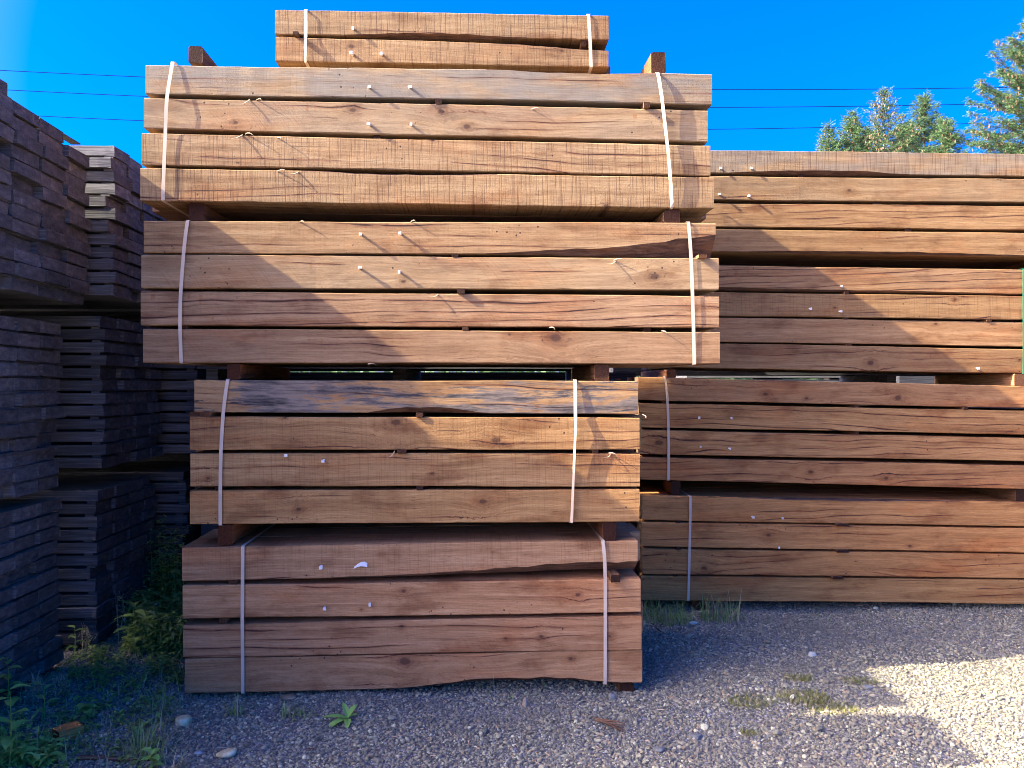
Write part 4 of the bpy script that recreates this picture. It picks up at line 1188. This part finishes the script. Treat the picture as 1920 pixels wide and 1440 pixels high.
def leafy_plant(label, px, py, leaves, mat, name="weed_plant", stems=(), stem_mat=None, group=None, z0=None):
    """leaves: (height, azimuth, elevation, length, width)"""
    c = gp(px, py); base = Vector((c.x, c.y, gz(c.x, c.y)))
    root = empty(name, base)
    tag(root, label, "plant", group)
    rng = random.Random(int(px * 7 + py))
    hmax = max([l[0] for l in leaves] + [0.02])
    V, F = [], []
    blade = lambda a, b, r: None
    n = 5
    for i in range(7):
        f = i / 6; r = 0.0035 * (1 - 0.6 * f)
        for k in range(n):
            a = k / n * 6.283
            V.append((r * math.cos(a) + 0.02 * hmax * math.sin(f * 3), r * math.sin(a), hmax * f - 0.005))
    for i in range(6):
        for k in range(n):
            F.append((i * n + k, i * n + (k + 1) % n, (i + 1) * n + (k + 1) % n, (i + 1) * n + k))
    mesh_obj("stem", V, F, [stem_mat or WEED], root)
    for (h, az, el, l, w) in leaves:
        V, F = [], []
        d = Vector((math.cos(az) * math.cos(el), math.sin(az) * math.cos(el), math.sin(el)))
        leaf(V, F, Vector((0, 0, 0)), d, Vector((0, 0, 1)), l, w, rng.uniform(0.1, 0.25), rng.uniform(0.15, 0.5))
        o = mesh_obj("leaf", V, F, [mat], root, loc=(0.02 * hmax * math.sin(h / hmax * 3), 0, h))
    return root
rg = random.Random(77)
leafy_plant("dandelion-like rosette with bright upright leaves on the gravel", 652, 1352, [
    (0.01, 2.2, 0.95, 0.10, 0.030), (0.01, 0.9, 1.0, 0.11, 0.034), (0.008, 3.3, 0.35, 0.13, 0.040), (0.008, 3.9, 0.18, 0.14, 0.042),
    (0.008, 4.9, 0.25, 0.09, 0.036), (0.01, 0.2, 0.6, 0.06, 0.024)], LIME, "dandelion_plant")
leafy_plant("bright green broad-leaved plant at the bottom corner", 18, 1440, [
    (0.05 + 0.034 * i, i * 2.4 + 0.3, 0.55 - 0.02 * i, 0.13 - 0.006 * i, 0.060 - 0.002 * i) for i in range(9)], LIME)
leafy_plant("yellow-green sapling leaves against the lowest brown plank ends", 14, 1322, [
    (0.03 + 0.026 * i, 2.1 * i + 0.2, 0.35, 0.065, 0.044) for i in range(9)], YELL, "sapling")
leafy_plant("dark green nettle in the shade behind the reddish bundle's corner", 250, 1232, [
    (0.04 + 0.03 * i, 2.6 * i, 0.25 + 0.05 * (i % 3), 0.13, 0.055) for i in range(9)], WEED)
leafy_plant("low strawberry-like plant beside the orange block", 160, 1345, [
    (0.03 + 0.004 * i, 1.1 * i, 0.2, 0.055, 0.045) for i in range(11)], WEED)
leafy_plant("small upright weed above the orange block", 82, 1352, [
    (0.03 + 0.022 * i, 2.3 * i, 0.45, 0.075, 0.026) for i in range(8)], GRASS)
leafy_plant("small weed with rounded leaves at the bottom edge", 285, 1440, [
    (0.02 + 0.01 * i, 1.9 * i, 0.4, 0.05, 0.035) for i in range(7)], LIME)
leafy_plant("weed with drooping leaves at the foot of the second plank pile", 140, 1232, [
    (0.03 + 0.02 * i, 2.2 * i, 0.2, 0.07, 0.030) for i in range(8)], WEED)
# tall dry stalk
def dry_stalk(label, px, py, h, seed):
    rng = random.Random(seed)
    c = gp(px, py); root = empty("dry_weed", Vector((c.x, c.y, gz(c.x, c.y))))
    tag(root, label, "plant", "dry weeds by the plank piles")
    V, F = [], []
    for k in range(70):
        f = rng.uniform(0.25, 1.0)
        p = Vector((0.03 * math.sin(f * 3) + rng.gauss(0, 0.012), rng.gauss(0, 0.012), h * f))
        blade_strip(V, F, p, rng.uniform(0, 6.28), rng.uniform(0.4, 1.2), rng.uniform(0.025, 0.07), 0.006, rng)
    mesh_obj("seed_head", V, F, [DRY], root)
    V, F = [], []
    for k in range(3):
        blade_strip(V, F, Vector((0, 0, 0)), 0.4 + k * 2, 0.06, h, 0.006, rng, 5)
    mesh_obj("stem", V, F, [DRY], root)
dry_stalk("dry brown seed stalk rising before the second plank pile", 222, 1210, 0.30, 1)
dry_stalk("short dry seed head at the corner of the second plank pile", 155, 1222, 0.13, 2)
dry_stalk("bleached dry stalk against the nearest pile's bottom plank", 62, 1318, 0.14, 3)
dry_stalk("bleached straw beside the foot of the nearest pile", 105, 1312, 0.12, 4)

def weeds():
    rng = random.Random(21)
    V, F, MI = [], [], []
    def plant(p, h, nl, ll, lw, mi):
        f0 = len(F)
        for k in range(nl):
            f = (k + 1) / nl
            az = rng.uniform(0, 6.28); el = rng.uniform(-0.1, 0.7)
            d = Vector((math.cos(az) * math.cos(el), math.sin(az) * math.cos(el), math.sin(el)))
            leaf(V, F, p + Vector((rng.gauss(0, 0.015), rng.gauss(0, 0.015), h * f)), d, Vector((0, 0, 1)), ll * rng.uniform(0.5, 1.2), lw * rng.uniform(0.6, 1.2), 0.15, 0.35, 2)
        blade_strip(V, F, p, rng.uniform(0, 6), 0.1, h, 0.004, rng, 2)
        MI.extend([mi] * (len(F) - f0))
    def patch(x0, y0, x1, y1, n, hf, nl=9, ll=0.05, lw=0.022, mi=None):
        for k in range(n):
            c = gp(rng.uniform(x0, x1), rng.uniform(y0, y1))
            u, v = w2uv(c)
            if u < -2.26 and v > 3.4: continue
            if u > -1.46 and v > 3.82: continue
            plant(Vector((c.x, c.y, gz(c.x, c.y))), hf * rng.uniform(0.4, 1.2), nl, ll, lw, mi if mi is not None else (rng.random() < 0.2) * 1)
    patch(235, 1120, 345, 1235, 150, 0.22, 14, 0.07, 0.026)
    patch(285, 1085, 345, 1160, 90, 0.55, 22, 0.07, 0.020)
    patch(180, 1215, 345, 1290, 60, 0.08, 8, 0.05, 0.022)
    patch(100, 1290, 345, 1370, 50, 0.045, 7, 0.035, 0.022)
    patch(0, 1340, 300, 1440, 50, 0.045, 7, 0.035, 0.02)
    patch(0, 1380, 110, 1440, 40, 0.07, 8, 0.05, 0.025, 2)
    patch(120, 1235, 200, 1270, 26, 0.05, 7, 0.04, 0.022)
    # straw and fine grass lying between
    for k in range(900):
        c = gp(rng.uniform(-10, 345), rng.uniform(1225, 1440))
        u, v = w2uv(c)
        if u < -2.26 and v > 3.4: continue
        f0 = len(F)
        blade_strip(V, F, Vector((c.x, c.y, gz(c.x, c.y) + 0.004)), rng.uniform(0, 6.28), abs(rng.gauss(0.9, 0.5)), rng.uniform(0.04, 0.13), 0.0035, rng)
        MI.extend([3 if rng.random() < 0.5 else 1] * (len(F) - f0))
    o = mesh_obj("weeds", V, F, [WEED, GRASS, LIME, DRY], None, MI)
    tag(o, "low green weeds and straw between plank piles and front stack", None, None, "stuff")
weeds()
def litter():
    rng = random.Random(55)
    V, F, MI = [], [], []
    for k in range(420):
        px, py = rng.uniform(330, 1920), rng.uniform(1150, 1440)
        if px < 1210: py = rng.uniform(1310, 1440)
        if rng.random() < 0.35: px, py = rng.uniform(1205, 1330), rng.uniform(1150, 1200)
        c = gp(px, py); z = gz(c.x, c.y) + rng.uniform(0.006, 0.012)
        a = rng.uniform(0, 6.28); l = rng.uniform(0.008, 0.05) * (0.5 if rng.random() < 0.5 else 1); w = rng.uniform(0.0012, 0.004)
        d = Vector((math.cos(a), math.sin(a), rng.uniform(-0.15, 0.25))); sd = Vector((-math.sin(a), math.cos(a), 0))
        p = Vector((c.x, c.y, z)); i = len(V); up = Vector((0, 0, w * 0.8))
        V += [p - d * l / 2 - sd * w, p - d * l / 2 + sd * w, p + d * l / 2 + sd * w * 0.6, p + d * l / 2 - sd * w * 0.6,
              p + up - d * l * 0.4, p + up + d * l * 0.4]
        F += [(i, i + 3, i + 5, i + 4), (i + 1, i + 4, i + 5, i + 2), (i, i + 4, i + 1), (i + 3, i + 2, i + 5), (i, i + 1, i + 2, i + 3)]
        MI += [rng.choice((0, 0, 1, 2))] * 5
    o = mesh_obj("litter", V, F, [DRY, BARK, SPLINT], None, MI)
    tag(o, "straw, bark crumbs and wood slivers strewn over the gravel", None, None, "stuff")
litter()
def flower(label, px, py, h):
    c = gp(px, py); root = empty("wildflower", Vector((c.x, c.y, gz(c.x, c.y))))
    tag(root, label, "flower", "pale flowers in the weeds")
    rng = random.Random(int(px))
    V, F = [], []
    for k in range(6):
        a = k / 6 * 6.283
        leaf(V, F, Vector((0, 0, h)), Vector((math.cos(a), math.sin(a) - 0.4, 0.5)), Vector((0, 0, 1)), 0.018, 0.011, 0.2, 0.1, 2)
    mesh_obj("petals", V, F, [FLOWER], root)
    V, F = [], []
    blade_strip(V, F, Vector((0, 0, 0)), 1.0, 0.03, h, 0.005, rng, 3)
    mesh_obj("stem", V, F, [WEED], root)
flower("pale lilac flower highest in the shaded weeds", 279, 1170, 0.16)
flower("twin pale lilac flower beside the reddish bundle", 294, 1190, 0.18)
flower("lowest pale lilac flower in the shaded weeds", 298, 1215, 0.16)

# ------------------------------------------------------------------ stones, block, bark on the ground
def stone(label, px, py, r, cols, seed, flat=0.6, long=1.3, name="stone", rot=0.0):
    import bmesh
    cols = [(c[0], c[1] * 0.98, c[2] * 0.80) for c in cols]
    rng = random.Random(seed)
    bm = bmesh.new()
    bmesh.ops.create_icosphere(bm, subdivisions=3, radius=1.0)
    ph = [rng.uniform(0, 6.28) for _ in range(6)]
    for v in bm.verts:
        c = v.co
        k = 1 + 0.13 * math.sin(3 * c.x + ph[0]) + 0.11 * math.sin(4 * c.y + ph[1]) + 0.12 * math.sin(3.5 * c.z + ph[2]) + 0.05 * math.sin(9 * c.x + 7 * c.y + ph[3])
        q = Vector((c.x * k, c.y * k, c.z * k))
        q.z = max(-0.6, min(0.75, q.z)) if flat < 0.9 else q.z
        v.co = Vector((q.x * r * long, q.y * r * 0.8, q.z * r * flat))
    me = bpy.data.meshes.new(name); bm.to_mesh(me); bm.free()
    me.polygons.foreach_set("use_smooth", [True] * len(me.polygons))
    me.materials.append(simple(name + "_surface", cols, 14.0 / max(r, 0.01) * 0.05, 0.8, 0.5))
    c = gp(px, py)
    o = link(name, me, None)
    o.location = (c.x, c.y, gz(c.x, c.y) + r * flat * 0.5)
    o.rotation_euler = (0, 0, rot)
    tag(o, label, "stone", "loose stones on the gravel")
CREAM = [(0.30, 0.19, 0.08), (0.58, 0.46, 0.28), (0.74, 0.66, 0.48)]
stone("cream and tan stone lying near the reddish bundle's corner", 342, 1362, 0.036, CREAM, 1, 0.75, 1.25)
stone("pale tan stone close to the bottom edge", 425, 1414, 0.029, CREAM, 2, 0.7, 1.3, rot=0.6)
stone("grey-blue pebble left of the pale tan stone", 372, 1411, 0.016, [(0.20, 0.20, 0.22), (0.36, 0.36, 0.38)], 3)
stone("pointed pinkish stone leaning at the raised beam edge", 985, 1318, 0.020, [(0.22, 0.16, 0.13), (0.38, 0.29, 0.24)], 4, 1.3, 0.8)
stone("grey lump under the reddish bundle beside the bearer foot", 1148, 1306, 0.022, [(0.12, 0.12, 0.12), (0.26, 0.25, 0.25)], 5, 0.9, 0.9)
stone("brown stone in the shade under the reddish bundle", 541, 1310, 0.028, [(0.12, 0.09, 0.06), (0.24, 0.18, 0.12)], 6, 0.5, 1.3)
stone("dark grey stone on the open gravel below the bearer foot", 1305, 1380, 0.026, [(0.09, 0.09, 0.10), (0.20, 0.19, 0.20)], 7)
stone("smaller dark grey stone nearer the bottom edge", 1235, 1408, 0.020, [(0.10, 0.10, 0.11), (0.22, 0.21, 0.22)], 8)
stone("white pebble beside the tan bearer foot", 1300, 1166, 0.022, [(0.42, 0.40, 0.37), (0.62, 0.6, 0.56)], 9, 0.7, 1.1)
stone("white stone on the gravel in front of the rear stack", 1523, 1226, 0.022, [(0.36, 0.34, 0.32), (0.56, 0.54, 0.5)], 10, 0.8, 1.0)
stone("grey stone at the edge of the mossy mats", 1628, 1290, 0.022, [(0.14, 0.14, 0.15), (0.28, 0.27, 0.28)], 11)
stone("tan flat stone below the open rear gravel", 1515, 1434, 0.024, [(0.14, 0.12, 0.10), (0.26, 0.22, 0.18)], 12, 0.4, 1.4)
# sawn-off block
def block():
    c = gp(104, 1388)
    me = box_mesh("wood_block", 0.075, 0.10, 0.05, ROUGH, 0.004, rnd, 0.002)
    o = link("wood_block", me); o.location = (c.x, c.y, gz(c.x, c.y) + 0.002); o.rotation_euler = (0, 0.03, RAD(-38))
    o["tone"] = [2.8, 1.9, 0.95]
    tag(o, "orange-sided offcut block lying in the weeds", "wood offcut")
block()
def bark_strip():
    rng = random.Random(4)
    a, b = gp(1112, 1353), gp(1170, 1371)
    V, F = [], []
    root = None
    dirv = (b - a); L = dirv.length; yaw = math.atan2(dirv.y, dirv.x)
    for s in range(5):
        i0 = len(V); n = 8
        for i in range(n + 1):
            f = i / n
            q = Vector((L * f, (s - 2) * 0.005 + 0.004 * math.sin(f * 5 + s), 0.012 + 0.005 * math.sin(f * 4 + s) + 0.003 * s))
            w = 0.004 * math.sin(math.pi * min(0.97, f + 0.04)) + 0.001
            V += [q + Vector((0, -w, 0)), q + Vector((0, 0, w)), q + Vector((0, w, 0)), q + Vector((0, 0, -w))]
        for i in range(n):
            for k in range(4):
                F.append((i0 + i * 4 + k, i0 + i * 4 + (k + 1) % 4, i0 + i * 4 + 4 + (k + 1) % 4, i0 + i * 4 + 4 + k))
    o = mesh_obj("bark_strip", V, F, [BARK]); o.location = (a.x, a.y, gz(a.x, a.y)); o.rotation_euler = (0, 0, yaw)
    tag(o, "dark shredded strip of bark on the gravel below the bearer foot", "bark")
bark_strip()
def fallen_stick(label, p, q, r, tone, seed):
    a, b = gp(*p), gp(*q); d = b - a
    V, F = [], []; n = 8; rng = random.Random(seed)
    for i in range(n + 1):
        f = i / n
        c = Vector((d.length * f, 0.006 * math.sin(f * 7), r + 0.004 * math.sin(f * 3)))
        rr = r * (1 - 0.35 * f) * rng.uniform(0.85, 1.15)
        for k in range(6):
            t = k / 6 * 6.283
            V.append((c.x, c.y + rr * math.cos(t), c.z + rr * math.sin(t)))
    for i in range(n):
        for k in range(6):
            F.append((i * 6 + k, i * 6 + (k + 1) % 6, i * 6 + 6 + (k + 1) % 6, i * 6 + 6 + k))
    F += [tuple(range(5, -1, -1)), tuple(n * 6 + k for k in range(6))]
    o = mesh_obj("stick", V, F, [BARK]); o.location = (a.x, a.y, gz(a.x, a.y)); o.rotation_euler = (0, 0, math.atan2(d.y, d.x))
    tag(o, label, "stick", "fallen sticks")
fallen_stick("dark rotten stick lying along the bottom edge among weeds", (145, 1424), (290, 1428), 0.011, 1, 1)
fallen_stick("thin twig below the grass clump at the rear stack", (1222, 1170), (1240, 1186), 0.004, 1, 2)
def peel():
    # curled white scrap of tape, a part of the bottom bundle's top beam
    root = BOTTOM
    bm = max((c for c in root.children if c.name.startswith("beam") and abs(c.location.y) < 0.05), key=lambda c: c.location.z)
    p0, n = FRONT.plane(0.002)
    Rinv = root_matrix(root).inverted()
    V, F = [], []
    pts = [(664, 1064), (670, 1060), (677, 1057), (684, 1057), (689, 1059)]
    ws = [1.2, 2.2, 3.2, 4.0, 3.2]
    off = bm.location.copy()
    for i, ((px, py), w) in enumerate(zip(pts, ws)):
        for s, dz in ((-1, -0.004), (1, -0.016 - 0.004 * math.sin(i))):
            q = Rinv @ onplane(px, py + s * w, p0, n)
            V.append((q.x - off.x, dz, q.z - off.z))
            V.append((q.x - off.x, dz - 0.0015, q.z - off.z))
    for i in range(4):
        a = i * 4
        F += [(a, a + 4, a + 6, a + 2), (a + 1, a + 3, a + 7, a + 5), (a, a + 1, a + 5, a + 4), (a + 2, a + 6, a + 7, a + 3)]
    F += [(0, 2, 3, 1), (16, 17, 19, 18)]
    mesh_obj("tag", V, F, [WHITE], bm)
peel()
